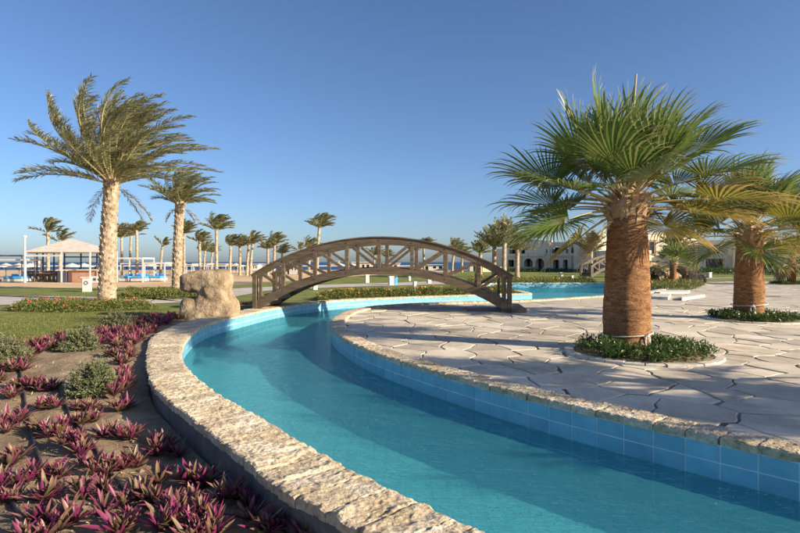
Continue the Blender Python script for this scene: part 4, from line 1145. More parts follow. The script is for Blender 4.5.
def rope(cx, cy, r, z, label, kn):
    mb = MB(); n = 40
    mb.tube([(cx + (r + .006) * math.cos(2 * math.pi * k / n), cy + (r + .006) * math.sin(2 * math.pi * k / n), z + .035 * math.cos(2 * math.pi * k / n)) for k in range(n + 1)], .011, 6)
    mb2 = MB(); a = kn; kx, ky = cx + (r + .04) * math.cos(a), cy + (r + .04) * math.sin(a); kz = z + .035 * math.cos(a)
    tx, ty = -math.sin(a), math.cos(a)
    t = thing('rope', (0, 0, 0), label, 'rope', 'ropes tied round palm trunks')
    mb.build('loop', M['rope'], t)
    mb2.tube([(kx + tx * .05 * math.cos(q) * (1.2), ky + ty * .05 * math.cos(q), kz - .10 + .10 * math.sin(q)) for q in [math.pi * 2 * k / 14 for k in range(15)]], .016, 6)
    mb2.tube([(kx, ky, kz + .03), (kx + tx * .03, ky + ty * .03, kz - .03), (kx - tx * .03, ky - ty * .03, kz - .01), (kx, ky, kz + .01)], .026, 7)
    mb2.tube([(kx, ky, kz), (kx + tx * .04, ky + ty * .04, kz - .12), (kx + tx * .02, ky + ty * .02, kz - .24)], .012, 6)
    mb2.build('knot', M['rope'], t)
rope(4.37, 10.6, .455, .23, 'pale rope knotted round the foot of the large fan palm trunk', -1.15)
rope(10.28, 16.2, .465, .36, 'pale rope knotted round the second fan palm trunk', -1.95)

# ------------------------------------------------------------------ flower beds and hedges
def bed(name, poly, h, n, size, mat, flowers, fmat, label, seed, cat, fsize=.06, upright=.5):
    rg = random.Random(seed); x0 = min(p[0] for p in poly); x1 = max(p[0] for p in poly); y0 = min(p[1] for p in poly); y1 = max(p[1] for p in poly)
    pts = []; fl = []
    def rnd():
        while True:
            x, y = rg.uniform(x0, x1), rg.uniform(y0, y1)
            if in_poly(x, y, poly): return x, y
    while len(pts) < n:
        x, y = rnd(); hh = h * (0.65 + .6 * (noise.noise(Vector((x * 1.6, y * 1.6, seed))) + .35))
        d = nearest_on(x, y, poly)[0]; hh *= smooth01(-.1, .35, d)
        hh = max(hh, .04)
        for k in range(7): pts.append((x + rg.gauss(0, .07), y + rg.gauss(0, .07), -.08 + hh * rg.random() ** .55))
        if rg.random() < flowers:
            for k in range(5): fl.append((x + rg.gauss(0, .03), y + rg.gauss(0, .03), -.06 + hh * rg.uniform(.95, 1.15)))
    t = thing(name, (0, 0, 0), label, cat)
    leaf_cloud(rg, pts, size, upb=upright).build('foliage', M[mat], t, kind='stuff')
    if fl: leaf_cloud(rg, fl, fsize, aspect=.8).build('flowers', M[fmat], t, kind='stuff')
bed('flower_bed', [G(8, 309), G(14, 305), G(60, 302), G(100, 303), G(150, 304), G(156, 307), G(120, 308.5), G(60, 310)], .30, 13000, .08, 'hedge', .045, 'red_petal', 'low flower bed with red blooms around the foot of the tall date palm', 1, 'flower bed')
bed('flower_bed', [G(117, 298), G(125, 293), G(200, 293), G(205, 298)], .38, 12000, .10, 'hedge', .02, 'red_petal', 'green flower bed behind the path, around the second date palm', 2, 'flower bed')
hb = [p for p in O_out if p[1] > 23.0 and p[0] < 6.5 and p[1] < 29]
hedge_poly = [(x - .12, y + .15) for x, y in hb] + [(x - .5, y + 2.1) for x, y in reversed(hb)]
bed('hedge', hedge_poly, .40, 26000, .09, 'hedge', .022, 'yellow_petal', 'low green hedge dotted with yellow and orange blooms behind the pool channel', 3, 'hedge', .09)
bed('hedge', [G(470, 283), G(500, 283), G(595, 283), G(595, 279.5), G(500, 279.5), G(465, 279.5)], .32, 12000, .14, 'hedge', .02, 'yellow_petal', 'low hedge along the far edge of the wide pool', 4, 'hedge', .12)
bed('hedge', [G(650, 289), G(690, 289), G(705, 284), G(690, 282), G(648, 283)], .35, 8000, .13, 'hedge', .02, 'yellow_petal', 'green ground planting under the short fan palm and boulders', 5, 'hedge', .12)
bed('hedge', [G(500, 271.6), G(598, 271.8), G(598, 270.8), G(500, 270.8)], .45, 3500, .3, 'shrub', 0, None, 'dark hedge along the foot of the hotel wing', 6, 'hedge')
bed('hedge', [G(684, 273.6), G(800, 274.8), G(800, 273.8), G(684, 272.6)], .9, 3500, .3, 'shrub', 0, None, 'dark hedge along the terraces behind the right palms', 7, 'hedge')
t = link('garden_wall', None, None, (0, 0, 0), 'low tan rendered wall in front of the left end of the hotel wing', 'wall')
mb = MB(); a, b = Vector((*G(482, 272, -.1), 0)), Vector((*G(538, 271.3, -.1), 0)); mb.beam(a + UP * .25, b + UP * .25, .3, .9); mb.build('wall_body', M['sand'], t); mb = MB(); mb.beam(a + UP * .72, b + UP * .72, .4, .05); mb.build('wall_cap', M['ledge'], t)

# ------------------------------------------------------------------ the bed: purple clumps
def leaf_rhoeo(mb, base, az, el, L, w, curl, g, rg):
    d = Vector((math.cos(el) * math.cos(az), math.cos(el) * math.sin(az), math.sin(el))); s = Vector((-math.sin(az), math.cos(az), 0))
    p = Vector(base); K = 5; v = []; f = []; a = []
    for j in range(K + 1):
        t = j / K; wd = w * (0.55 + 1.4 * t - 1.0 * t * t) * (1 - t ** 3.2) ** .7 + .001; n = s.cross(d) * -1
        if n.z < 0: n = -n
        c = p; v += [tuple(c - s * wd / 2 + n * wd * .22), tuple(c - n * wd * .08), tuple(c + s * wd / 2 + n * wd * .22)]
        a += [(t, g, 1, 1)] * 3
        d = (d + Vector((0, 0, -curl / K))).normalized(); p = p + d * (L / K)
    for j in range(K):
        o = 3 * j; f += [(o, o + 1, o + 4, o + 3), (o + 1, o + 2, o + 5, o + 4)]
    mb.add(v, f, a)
rg = random.Random(77)
leaf_data = []
for i in range(10):
    m_ = MB(); leaf_rhoeo(m_, (0, 0, 0), 0, R(0), rg.uniform(.16, .24), rg.uniform(.032, .044), rg.uniform(-.15, .35), rg.random() * .6, rg); leaf_data.append(m_.mesh('leaf', M['rhoeo'], True))
def bed_z(x, y): return z_bed(x, y) + .02
def leafy_clump(x, y, sc, seed, label):
    rg = random.Random(seed); t = thing('purple_plant', (x, y, bed_z(x, y)), label, 'plant', 'purple-leaved plants in the bed')
    nh = rg.randint(3, 4); heads = [(rg.uniform(-.13, .13), rg.uniform(-.13, .13)) for _ in range(nh)]
    for hx, hy in heads:
        for k in range(rg.randint(17, 21)):
            u = (k + .5) / 21; az = k * 2.4 + rg.uniform(-.4, .4); el = R(78 - 66 * u + rg.uniform(-10, 10))
            o = link('leaf', rg.choice(leaf_data), t, (hx * sc + .012 * math.cos(az), hy * sc + .012 * math.sin(az), .02 + .03 * rg.random()))
            o.rotation_euler = (rg.uniform(-.4, .4), -el, az); s_ = sc * rg.uniform(.6, 1.12) * (.82 + .18 * u); o.scale = (s_, s_, s_)
    return t
clump_data = []
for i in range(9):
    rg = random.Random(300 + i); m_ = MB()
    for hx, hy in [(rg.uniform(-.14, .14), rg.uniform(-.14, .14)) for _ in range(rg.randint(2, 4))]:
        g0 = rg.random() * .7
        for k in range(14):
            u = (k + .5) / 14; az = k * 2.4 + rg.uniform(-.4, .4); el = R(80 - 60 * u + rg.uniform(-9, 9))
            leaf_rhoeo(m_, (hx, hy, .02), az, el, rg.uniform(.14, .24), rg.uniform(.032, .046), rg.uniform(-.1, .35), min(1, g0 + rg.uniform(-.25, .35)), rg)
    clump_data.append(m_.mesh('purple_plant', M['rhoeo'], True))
near_px = [(18,396),(10,404),(38,396),(56,396),(52,412),(57,436),(50,432),(82,414),(86,424),(76,448),(116,412),(112,398),(76,456),(112,440),(136,440),(22,462),(45,478),(10,482),(110,470),(132,466),(165,448),(172,452),(164,488),(192,486),(176,508),(98,498),(80,524),(118,530),(194,520),(152,532),(200,536),(30,540),(6,500),(50,520),(262,528),(292,536),(310,545),(235,505),(22,424),(4,430),(215,540),(140,505),(60,500),(88,470)]
ORD = ['leftmost', 'second from the left', 'third from the left', 'fourth from the left', 'fifth from the left', 'sixth from the left', 'seventh from the left', 'eighth from the left', 'ninth from the left', 'tenth from the left', 'eleventh from the left']
rows_ = [('the bottom row', 516), ('row two up', 486), ('row three up', 464), ('row four up', 438), ('row five up', 418), ('row six up', 0)]
near_lab = {}
hi = 999
for nm, lo in rows_:
    rw = sorted([q for q in near_px if lo <= q[1] < hi]); hi = lo
    for k, q in enumerate(rw): near_lab[q] = 'purple-leaved plant, %s in %s' % (ORD[k], nm) + (' by the wall' if q[0] > 185 else '')
for i, (px, py) in enumerate(near_px):
    x, y = G(px, py, -.30)
    leafy_clump(x, y, random.Random(i).uniform(.88, 1.12) , 500 + i, near_lab[(px, py)])
mass = []
rg = random.Random(9)
wallside = [G(px, py, -.15) for px, py in ((122, 392), (112, 375), (112, 350), (60, 352), (30, 362), (10, 380), (-30, 392), (-30, 360), (0, 352), (40, 346), (76, 340), (105, 331), (135, 322), (172, 317), (174, 323), (156, 331), (148, 349), (151, 372))]
tries = 0
while len(mass) < 285 and tries < 20000:
    tries += 1
    x, y = rg.uniform(-10, -2), rg.uniform(5.5, 17)
    if not in_poly(x, y, wallside): continue
    dw = nearest_on(x, y, O_out, False)[0]
    if dw < .25: continue
    if y < 9.5 and rg.random() < .35 and dw > .9: continue
    if any(math.dist((x, y), q) < (.30 if y > 9.5 else .36) for q in mass): continue
    mass.append((x, y))
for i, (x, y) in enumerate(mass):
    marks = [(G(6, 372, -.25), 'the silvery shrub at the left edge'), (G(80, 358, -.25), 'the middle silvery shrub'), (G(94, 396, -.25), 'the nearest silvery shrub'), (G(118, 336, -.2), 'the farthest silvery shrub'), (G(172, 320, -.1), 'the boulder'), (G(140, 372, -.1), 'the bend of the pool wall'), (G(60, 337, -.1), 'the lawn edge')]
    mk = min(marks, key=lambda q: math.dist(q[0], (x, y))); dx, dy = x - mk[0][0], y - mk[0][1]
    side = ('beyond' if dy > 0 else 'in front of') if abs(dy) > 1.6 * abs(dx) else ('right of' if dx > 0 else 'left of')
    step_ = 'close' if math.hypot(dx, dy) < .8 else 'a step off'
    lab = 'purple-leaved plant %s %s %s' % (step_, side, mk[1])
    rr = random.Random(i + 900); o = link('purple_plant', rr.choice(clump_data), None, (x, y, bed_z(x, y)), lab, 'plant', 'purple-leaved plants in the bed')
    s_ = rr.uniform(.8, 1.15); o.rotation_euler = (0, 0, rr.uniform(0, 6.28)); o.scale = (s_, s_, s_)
# rim of plants between boulder and bridge
for i in range(16):
    t_ = i / 15; x, y = G(238 + 40 * t_, 307.0 - 4.5 * t_, -.1); o = link('purple_plant', clump_data[i % 9], None, (x - .25, y + .35, -.1), 'purple-leaved plant %s in the strip from boulder to bridge' % (ORD + ['twelfth from the left', 'thirteenth from the left', 'fourth from the bridge', 'third from the bridge', 'second from the bridge'])[i], 'plant', 'purple-leaved plants by the bridge'); o.scale = (.8, .8, .7)

def silver_shrub(px, py, w, h, label, seed):
    rg = random.Random(seed); x, y = G(px, py, -.25); t = thing('silver_shrub', (x, y, bed_z(x, y)), label, 'shrub', 'silvery shrubs in the bed')
    pts = []; mb = MB()
    for i in range(210):
        a = rg.uniform(0, 6.28); e = math.asin(rg.uniform(-.1, 1)); L = rg.uniform(.75, 1.05)
        tip = Vector((w / 2 * math.cos(a) * math.cos(e), w / 2 * math.sin(a) * math.cos(e), h * max(.12, math.sin(e)))) * L * (1 + .12 * math.sin(a * 3 + seed))
        mb.tube([(0, 0, 0), tuple(tip * .5 + Vector((0, 0, .02))), tuple(tip)], [.006, .004, .002], 3, cap=False)
        for k in range(34):
            u = rg.uniform(.55, 1.05); q = tip * u; pts.append((q.x + rg.gauss(0, .012), q.y + rg.gauss(0, .012), max(.01, q.z) + rg.gauss(0, .012)))
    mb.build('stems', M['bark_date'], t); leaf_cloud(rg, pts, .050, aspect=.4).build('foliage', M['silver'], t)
silver_shrub(6, 372, .75, .48, 'silvery green shrub at the left edge of the bed', 1)
silver_shrub(80, 358, .75, .45, 'silvery green shrub in the middle of the purple plants, farther of a pair', 2)
silver_shrub(94, 396, .68, .46, 'silvery green shrub on bare soil, nearest in the bed', 3)
silver_shrub(118, 336, .85, .5, 'silvery green shrub close to the lawn edge, farthest in the bed', 4)

def hose(pts, label):
    P = [];
    for px, py in pts:
        x, y = G(px, py, -.3); P.append((x, y))
    P = resample(catmull(P, 5), .15)
    mb = MB(); mb.tube([(x, y, z_bed(x, y) + .05 + .006 * noise.noise(Vector((x * 3, y * 3, 0)))) for x, y in P], .016, 7)
    tag(mb.build('irrigation_hose', M['hose'], smooth=True), label, 'hose', 'irrigation hoses on the soil')
hose([(18, 372), (26, 410), (38, 455), (60, 530)], 'black irrigation hose running down the left part of the bed')
hose([(58, 396), (72, 420), (110, 470), (150, 520), (165, 545)], 'black irrigation hose through the middle of the purple plants')
hose([(-20, 462), (0, 484), (28, 533), (36, 560)], 'black irrigation hose at the lower left corner')
# clods, pebbles and dead leaves on the soil
rg = random.Random(31); mb = MB()
for i in range(2600):
    x, y = rg.uniform(-6, 1.5), rg.uniform(2.2, 10.5)
    if not in_poly(x, y, bed_poly): continue
    s_ = rg.uniform(.006, .024) * (1 if rg.random() < .93 else 2.0); z = z_bed(x, y) + .03
    P = [Vector(q) * s_ * rg.uniform(.7, 1.2) for q in ((1, 0, 0), (0, 1, 0), (-1, 0, 0), (0, -1, 0), (0, 0, .7), (0, 0, -.5))]
    mb.add([(x + q.x, y + q.y, z + q.z) for q in P], [(0, 1, 4), (1, 2, 4), (2, 3, 4), (3, 0, 4), (1, 0, 5), (2, 1, 5), (3, 2, 5), (0, 3, 5)])
tag(mb.build('soil_clods', M['soil'], kind='stuff'), 'small clods and pebbles scattered over the brown bed soil', 'soil')
rg = random.Random(57); pts = []
while len(pts) < 900:
    x, y = rg.uniform(-6, 1.5), rg.uniform(2.4, 10)
    if in_poly(x, y, bed_poly): pts.append((x, y, z_bed(x, y) + .035))
tag(leaf_cloud(rg, pts, .055, upb=.1, aspect=.3).build('leaf_litter', M['fan_dry'], kind='stuff'), 'dry leaf litter scattered on the bed soil between the purple plants', 'leaf litter')
# grass: short blades over the near lawn
rg = random.Random(13); v = []; f = []; a = []
near_lawn = [G(-60, 352, -.1), G(0, 346, -.1), G(40, 341, -.1), G(75, 334, -.1), G(105, 325, -.1), G(135, 318, -.1), G(172, 313, -.1), G(150, 309), G(0, 312), G(-60, 312)]
for i in range(60000):
    x, y = rg.uniform(-16, -5), rg.uniform(10.0, 19)
    if not in_poly(x, y, near_lawn): continue
    h = rg.uniform(.02, .05); an = rg.uniform(0, 6.28); w = .006; b = len(v); g = rg.random(); lx, ly = rg.gauss(0, .012), rg.gauss(0, .012)
    v += [(x - w * math.cos(an), y - w * math.sin(an), -.09), (x + w * math.cos(an), y + w * math.sin(an), -.09), (x + lx, y + ly, -.085 + h)]
    a += [(0, g, 0, 1), (0, g, 0, 1), (1, g, 0, 1)]; f.append((b, b + 1, b + 2))
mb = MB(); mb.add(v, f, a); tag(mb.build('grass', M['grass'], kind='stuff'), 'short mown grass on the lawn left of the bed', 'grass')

# ------------------------------------------------------------------ pool ledges and slabs at the far end
def slab(name, pxs, z0, z1, mat, label, cat):
    P = [G(px, py, z1) for px, py in pxs]; n = len(P); mb = MB()
    mb.add([(x, y, z1) for x, y in P] + [(x, y, z0) for x, y in P], [tuple(range(n)), tuple(range(2 * n - 1, n - 1, -1))] + [(i + n, (i + 1) % n + n, (i + 1) % n, i) for i in range(n)])
    me = mb.mesh(name, M[mat]); bm = bmesh.new(); bm.from_mesh(me); bmesh.ops.recalc_face_normals(bm, faces=bm.faces); bm.to_mesh(me); bm.free()
    return link(name, me, None, None, label, cat)
slab('stone_slab', [(651, 296.3), (668, 297.0), (671, 293.6), (655, 293.2)], -.08, .05, 'ledge', 'white stone slab just right of the large palm trunk', 'slab')
slab('stone_slab', [(682, 297.8), (705, 294.6), (703, 293.4), (681, 296.0)], -.08, .05, 'ledge', 'long white stone slab right of the dark basin', 'slab')
slab('stone_slab', [(660, 292.0), (688, 291.6), (690, 290.0), (660, 290.2)], -.08, .04, 'ledge', 'pale slab behind the small basin', 'slab')

# ------------------------------------------------------------------ bollards, pedestal, bin
def bollard(px, py, w, h, label, cap=True, lean=0.0):
    x, y = G(px, py, -.08); t = thing('bollard', (x, y, -.08), label, 'bollard', 'white garden bollards')
    mb = MB(); mb.box((0, 0, h / 2), (w, w, h)); o = mb.build('post', M['white'], t); bevel_mesh(o.data, .015)
    mb = MB(); mb.box((0, 0, h + .03), (w * 1.12, w * 1.12, .055)); mb.build('cap', M['ledge'], t); t.rotation_euler = (0, lean, .35)
bollard(315, 290, .26, .55, 'white bollard seen under the left part of the bridge'); bollard(367, 283, .30, .62, 'white bollard seen under the middle of the bridge, beyond the path')
bollard(391, 285.3, .34, .60, 'wide white bollard beside the blue bin, under the bridge'); bollard(414, 294.5, .16, .62, 'slim leaning white bollard in the flowering hedge', lean=.07)
bollard(409.5, 281, .2, .4, 'thin white bollard right of the blue bin'); bollard(429, 283.5, .3, .3, 'low white bollard beyond the path right of the blue bin')
bollard(505, 278.6, .38, .55, 'white bollard on the lawn right of the bridge end'); bollard(561, 277.5, .32, .5, 'white bollard on the far lawn before the hotel'); bollard(709, 277.5, .4, .5, 'white bollard on the lawn between the two big palms'); bollard(572, 281.5, .2, .45, 'white bollard at the far rim of the wide pool')
t = thing('litter_bin', (*G(394.5, 284), -.08), 'blue bin with dark lid standing behind a white bollard', 'bin')
mb = MB(); mb.tube([(0, 0, 0), (0, 0, .55)], [.2, .24], 12); mb.build('bin_body', M['blue'], t); mb = MB(); mb.tube([(0, 0, .55), (0, 0, .62), (0, 0, .68)], [.26, .25, .12], 12); mb.build('lid', M['dark'], t)
x, y = G(87, 292, -.1); t = thing('info_pedestal', (x, y, -.1), 'white pedestal with a dark round emblem beside the big palm trunk', 'pedestal'); t.rotation_euler = (0, 0, R(12))
mb = MB(); mb.box((0, 0, .40), (.42, .34, .80)); o = mb.build('body', M['white'], t); bevel_mesh(o.data, .02)
mb = MB(); mb.box((-.03, 0, .83), (.50, .40, .05)); mb.build('cap', M['ledge'], t)
mb = MB(); mb.tube([(.0 + .09 * math.cos(q), -.176, .52 + .09 * math.sin(q)) for q in [2 * math.pi * k / 16 for k in range(17)]], .022, 5); mb.build('emblem', M['dark'], t)

# ------------------------------------------------------------------ pavilion and beach cabanas
Yp = 45.5
def PX(px, Y): return (px - 400) * Y / 550
t = thing('pavilion', (PX(70, Yp + 3), Yp + 3, -.1), 'open beach pavilion with white hipped tent roof on slim posts', 'pavilion')
ox, oy = PX(70, Yp + 3), Yp + 3
def loc(px, Y): return (PX(px, Y) - ox, Y - oy)
ze = zat(251.5, Yp) + .1; za = zat(239, Yp + 3) + .1
c = [(*loc(24, Yp), ze), (*loc(119, Yp), ze), (*loc(116, Yp + 7), ze), (*loc(30, Yp + 7), ze)]; ap = [(*loc(69, Yp + 3.2), za), (*loc(73, Yp + 3.2), za)]
mb = MB(); vs = c + ap
vs2 = [(x, y, z - .05) for x, y, z in c]
mb.add(vs + vs2, [(0, 1, 5, 4), (1, 2, 5), (2, 3, 4, 5), (3, 0, 4), (6, 7, 1, 0), (7, 8, 2, 1), (8, 9, 3, 2), (9, 6, 0, 3), (9, 8, 7, 6)])
mb.build('tent_roof', M['canvas'], t)
for px, Y, m in ((25.5, Yp, 'white'), (61.5, Yp, 'white'), (90, Yp, 'white'), (117, Yp, 'white'), (37, Yp + 6.5, 'dark'), (43, Yp + 5, 'dark'), (54, Yp + 6.5, 'dark'), (64.5, Yp + 6.8, 'dark'), (81, Yp + 6.8, 'dark'), (97, Yp + 6.8, 'dark'), (113, Yp + 6.5, 'dark')):
    lx, ly = loc(px, Y); mb = MB(); mb.box((lx, ly, ze / 2), (.10, .10, ze - .06)); mb.build('post', M[m], t)
for z in (255.7,):
    mb = MB(); a = loc(25.5, Yp - .15); b = loc(61, Yp - .15); mb.beam((a[0], a[1], zat(z, Yp) + .1), (b[0], b[1], zat(z, Yp) + .1), .1, .14); mb.build('cross_beam', M['white'], t)
mb = MB(); a = loc(64, Yp + 6.9); b = loc(118, Yp + 6.9); mb.beam((a[0], a[1], zat(256, Yp + 7)), (b[0], b[1], zat(256, Yp + 7)), .1, .12); mb.build('cross_beam', M['dark'], t)
# bar counter
x0, x1 = PX(63, 47), PX(100, 47)
t = thing('bar_counter', ((x0 + x1) / 2, 47, -.1), 'reddish bar counter with pale side under the tent roof', 'counter')
mb = MB(); mb.box((.4, 0, .5), (x1 - x0 - .8, 1.2, 1.0)); mb.build('counter_body', M['terracotta'], t)
mb = MB(); mb.box((0, -.05, 1.03), (x1 - x0 + .2, 1.5, .06)); mb.build('counter_top', M['plaster'], t)
mb = MB(); mb.box((-(x1 - x0) / 2 + .35, -.1, .45), (.7, 1.3, .9)); mb.build('side_cabinet', M['dark'], t)
t = thing('service_box', (*G(96, 283, -.1), -.1), 'small white service box right of the pedestal', 'box')
mb = MB(); mb.box((0, 0, .28), (.5, .4, .56)); mb.build('box_body', M['white'], t); mb = MB(); mb.box((0, -.205, .3), (.22, .02, .2)); mb.build('hatch', M['dark'], t)
# chairs and tables
def chair(x, y, rz, label):
    t = thing('cafe_chair', (x, y, -.1), label, 'chair', 'chairs under the pavilion', rz)
    mb = MB(); mb.box((0, 0, .45), (.45, .45, .05)); mb.build('seat', M['ch'], t)
    mb = MB(); mb.box((0, .21, .72), (.45, .04, .42)); mb.build('backrest', M['ch'], t)
    for sx in (-1, 1):
        for sy in (-1, 1): mb = MB(); mb.box((sx * .2, sy * .2, .215), (.05, .05, .43)); mb.build('leg', M['ch'], t)
M['ch'] = plain('chair_frame', (.16, .13, .12), .6)
rg = random.Random(3)
cl = ['dark cafe chair, leftmost under the pavilion', 'dark cafe chair, second from the left under the pavilion', 'dark cafe chair beside the first table', 'dark cafe chair between the two tables', 'dark cafe chair right of the second post', 'dark cafe chair near the white front post', 'dark cafe chair left of the bar counter', 'dark cafe chair behind the pavilion tables', 'dark cafe chair at the rear left of the pavilion', 'dark cafe chair at the rear middle of the pavilion', 'dark cafe chair furthest back beside the bar', 'dark cafe chair in the second row under the tent']
for i, px in enumerate((27, 32, 37, 42, 47, 51, 56, 59, 30, 40, 50, 45)): chair(PX(px, 47.5 + (i % 3) * 1.3), 47.5 + (i % 3) * 1.3, rg.uniform(0, 6.28), cl[i])
for i, px in enumerate((34.5, 44.5, 54)):
    Y = 47.2; t = thing('cafe_table', (PX(px, Y), Y, -.1), ['cafe table at the left under the pavilion', 'cafe table in the middle under the pavilion', 'cafe table next to the bar counter'][i], 'table', 'tables under the pavilion')
    mb = MB(); mb.box((0, 0, .74), (.8, .8, .04)); mb.build('tabletop', M['ch'], t); mb = MB(); mb.tube([(0, 0, .02), (0, 0, .72)], [.05, .04], 8); mb.build('pedestal', M['ch'], t); mb = MB(); mb.box((0, 0, .02), (.5, .5, .03)); mb.build('foot', M['ch'], t)
# lamp pole
Y = 45.2; x = PX(24.8, Y); t = thing('lamp_pole', (x, Y, -.1), 'white pole with a small rounded head at the pavilion corner', 'pole')
mb = MB(); mb.tube([(0, 0, 0), (0, 0, zat(236, Y))], .075, 10); mb.build('pole', M['white'], t); mb = MB(); mb.tube([(0, 0, zat(236, Y) + .001), (0, 0, zat(234.6, Y)), (0, 0, zat(234, Y))], [.16, .14, .05], 10); mb.build('lamp_head', M['ledge'], t)
# cabana frames with blue daybeds
def cabana(px0, px1, Y, zt_px, label, dep=2.2, nb=1, mat='white', bars=True):
    x0, x1 = PX(px0, Y), PX(px1, Y); zt = zat(zt_px, Y) + .1; t = thing('cabana_frame', (x0, Y, -.1), label, 'cabana', 'white cabana frames on the beach'); w = x1 - x0
    for (x, y) in ((.06, .06), (w - .06, .06), (.06, dep), (w - .06, dep)):
        mb = MB(); mb.box((x, y, (zt - .13) / 2), (.09, .09, zt - .13)); mb.build('post', M[mat], t)
    for (a, b) in (((0, .06), (w, .06)), ((0, dep), (w, dep))):
        mb = MB(); mb.beam((a[0], a[1], zt - .065), (b[0], b[1], zt - .065), .09, .13); mb.build('top_beam', M[mat], t)
    for (a, b) in (((.06, .125), (.06, dep - .065)), ((w - .06, .125), (w - .06, dep - .065))):
        mb = MB(); mb.beam((a[0], a[1], zt - .065), (b[0], b[1], zt - .065), .10, .12); mb.build('top_beam', M[mat], t)
    return t
def daybed(px0, px1, Y, label):
    x0, x1 = PX(px0, Y), PX(px1, Y); w = x1 - x0; t = thing('daybed', ((x0 + x1) / 2, Y + 1.1, -.1), label, 'daybed', 'blue daybeds in the cabanas')
    mb = MB(); mb.box((0, 0, .17), (w, 1.3, .22)); mb.build('bed_frame', M['white'], t)
    mb = MB(); mb.box((0, 0, .38), (w - .1, 1.2, .19)); o = mb.build('mattress', M['blue'], t); bevel_mesh(o.data, .04)
    for s in (-1, 1):
        mb = MB(); mb.box((s * w * .25, .35, .57), (w * .36, .2, .22), Matrix.Rotation(.4, 3, 'X')); o = mb.build('cushion', M['blue'], t); bevel_mesh(o.data, .05)
cabana(-22, 24.5, Yp, 259, 'white cabana frame at the left edge with a blue daybed'); daybed(-2, 18, Yp + .2, 'blue daybed at the left edge of the photo')
cabana(116, 143, 46.5, 257.5, 'tall white cabana frame right of the big trunk'); daybed(116.5, 126, 46.8, 'blue daybed half hidden by the big trunk'); daybed(128, 142, 46.8, 'blue daybed in the tall cabana right of the big trunk')
cabana(143.5, 165, 47.5, 262.3, 'lower white cabana frame with blue daybed left of the second palm'); daybed(145, 159, 47.8, 'blue daybed in the lower cabana left of the second palm')
cabana(-20, 22, 60, 255, 'dark cabana frame in the second row at the left edge', mat='dark'); cabana(120, 165, 66, 263, 'pale cabana frame in the rear row before the sea', mat='white')
for (a, b, Y, zt, lab) in ((193, 207, 92, 264, 'small white cabana on the beach left of the tall palm'), (208, 226, 96, 264.3, 'white cabana on the beach behind the boulder'), (228, 238, 88, 266, 'low white cabana right of the boulder'), (261, 272, 100, 264.5, 'white cabana on the beach behind the left bridge rail'), (186, 192, 80, 265, 'narrow white cabana frame behind the boulder\'s left side')):
    cb = cabana(a, b, Y, zt, lab, 3.0); w = PX(b, Y) - PX(a, Y); mb = MB(); mb.box((w / 2, 1.5, zat(zt, Y) + .16), (w + .3, 3.3, .10)); mb.build('canvas_top', M['canvas'], cb)
def parasol(px, Y, label, py=263):
    x = PX(px, Y); h = zat(py, Y) + .1; t = thing('beach_parasol', (x, Y, -.1), label, 'parasol', 'beach parasols')
    mb = MB(); mb.tube([(0, 0, 0), (0, 0, h - .05)], .04, 6); mb.build('pole', M['wood'], t)
    n = 10; vs = [(0, 0, h)] + [(1.2 * math.cos(2 * math.pi * k / n), 1.2 * math.sin(2 * math.pi * k / n), h - .45) for k in range(n)] + [(0, 0, h - .04)] + [(1.17 * math.cos(2 * math.pi * k / n), 1.17 * math.sin(2 * math.pi * k / n), h - .49) for k in range(n)]
    mb = MB(); mb.add(vs, [(0, 1 + k, 1 + (k + 1) % n) for k in range(n)] + [(n + 1, n + 2 + (k + 1) % n, n + 2 + k) for k in range(n)] + [(1 + (k + 1) % n, 1 + k, n + 2 + k, n + 2 + (k + 1) % n) for k in range(n)]); mb.build('canopy', M['canvas'], t)
for px, Y, lab in ((6, 64, 'beige parasol at the left edge before the sea'), (19, 62, 'beige parasol seen left of the pavilion post'), (30, 66, 'beige parasol behind the pavilion chairs'), (72, 66, 'beige parasol behind the bar, left one'), (84, 68, 'beige parasol behind the bar, right one'), (170, 85, 'distant parasol left of the second palm'), (236, 98, 'distant parasol right of the boulder'), (150, 80, 'distant parasol behind the lower cabana'), (340, 100, 'distant parasol seen through the bridge truss, left one'), (352, 104, 'distant parasol seen through the bridge truss, right one')):
    parasol(px, Y, lab)
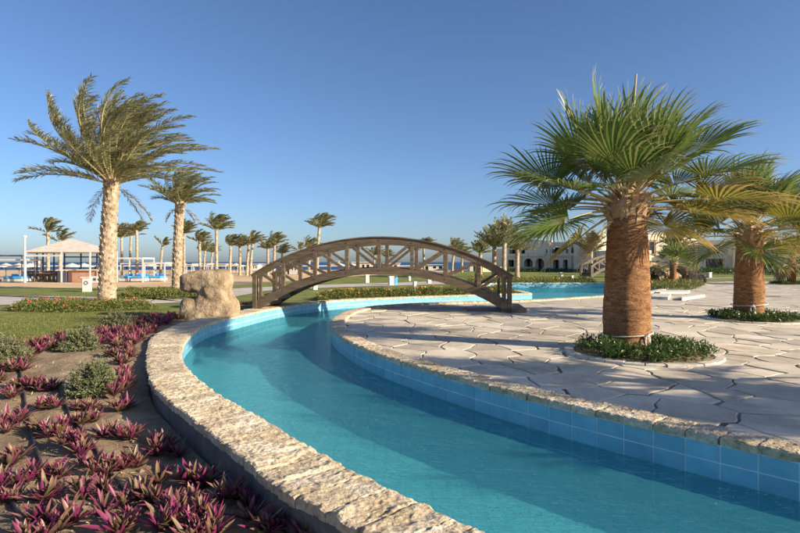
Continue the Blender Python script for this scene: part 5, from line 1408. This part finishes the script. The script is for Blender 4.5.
# beach huts seen through and beside the bridge
def hut(px0, px1, Y, zt_px, label, roofmat='white'):
    x0, x1 = PX(px0, Y), PX(px1, Y); w = x1 - x0; zt = zat(zt_px, Y) + .1; t = thing('beach_hut', (x0, Y, -.1), label, 'hut', 'white beach buildings')
    mb = MB(); opening_panel(mb, w, zt, [(w * .15, w * .32, .02, zt * .75, 0), (w * .5, w * .62, zt * .35, zt * .75, 0), (w * .72, w * .86, zt * .35, zt * .75, 0)], .15, (0, 0, 0), (1, 0, 0), (0, 1, 0)); mb.build('front_wall', M['white'], t)
    mb = MB(); mb.box((w / 2, 1.9, zt / 2), (w - .02, 2.9, zt - .02)); mb.build('rear_room', M['white'], t)
    mb = MB(); mb.box((w / 2, 1.6, zt + .06), (w + .4, 3.9, .1)); mb.build('roof', M[roofmat], t)
    for (a, b, z0, z1) in ((.15, .32, .02, .75), (.5, .62, .35, .75), (.72, .86, .35, .75)):
        mb = MB(); mb.box((w * (a + b) / 2, .40, zt * (z0 + z1) / 2), (w * (b - a), .05, zt * (z1 - z0))); mb.build('window', M['dkglass'], t)
hut(285, 298, 76, 262.5, 'white kiosk seen through the left end of the bridge truss'); hut(352, 372, 105, 262.5, 'white beach building left of the bridge middle, through the truss')
hut(378, 400, 108, 263.5, 'long low white beach building behind the bridge middle'); hut(420, 446, 112, 265, 'low white beach building behind the right half of the bridge'); hut(248, 258, 108, 264.3, 'white beach building at the left bridge end'); hut(470, 492, 100, 264.5, 'white building behind the right end of the bridge')
# long jetty line and boats on the sea
t = thing('jetty', (0, 0, 0), 'long low jetty on posts crossing the sea behind the beach', 'jetty')
mb = MB(); mb.box((-70, 190, .25), (150, 2.2, .3)); mb.build('deck', M['plaster'], t)
for k in range(28): mb = MB(); mb.box((-143 + k * 5.4, 190, -.5), (.4, .4, 1.2)); mb.build('pile', M['dark'], t)
for px, Y, lab in ((35, 420, 'small white boat on the sea behind the pavilion'), (180, 450, 'small white boat on the sea behind the second palm'), (335, 430, 'small white boat on the sea behind the bridge')):
    x = PX(px, Y); t = thing('boat', (x, Y, -1.15), lab, 'boat', 'boats on the horizon')
    mb = MB(); vs = [(-6, 0, 1.6), (-5.5, -1.6, 1.5), (5, -1.6, 1.5), (5, 1.6, 1.5), (-5.5, 1.6, 1.5), (-5, 0, 0), (-4.5, -1, 0), (4.6, -1.1, 0), (4.6, 1.1, 0), (-4.5, 1, 0)]
    mb.add(vs, [(0, 1, 2, 3, 4), (5, 9, 8, 7, 6), (0, 5, 6, 1), (1, 6, 7, 2), (2, 7, 8, 3), (3, 8, 9, 4), (4, 9, 5, 0)]); mb.build('hull', M['white'], t)
    mb = MB(); mb.box((1, 0, 2.6), (5, 2.2, 2.1)); mb.build('cabin', M['white'], t); mb = MB(); mb.box((1, -1.13, 2.9), (4, .04, .6)); mb.build('window', M['dkglass'], t)
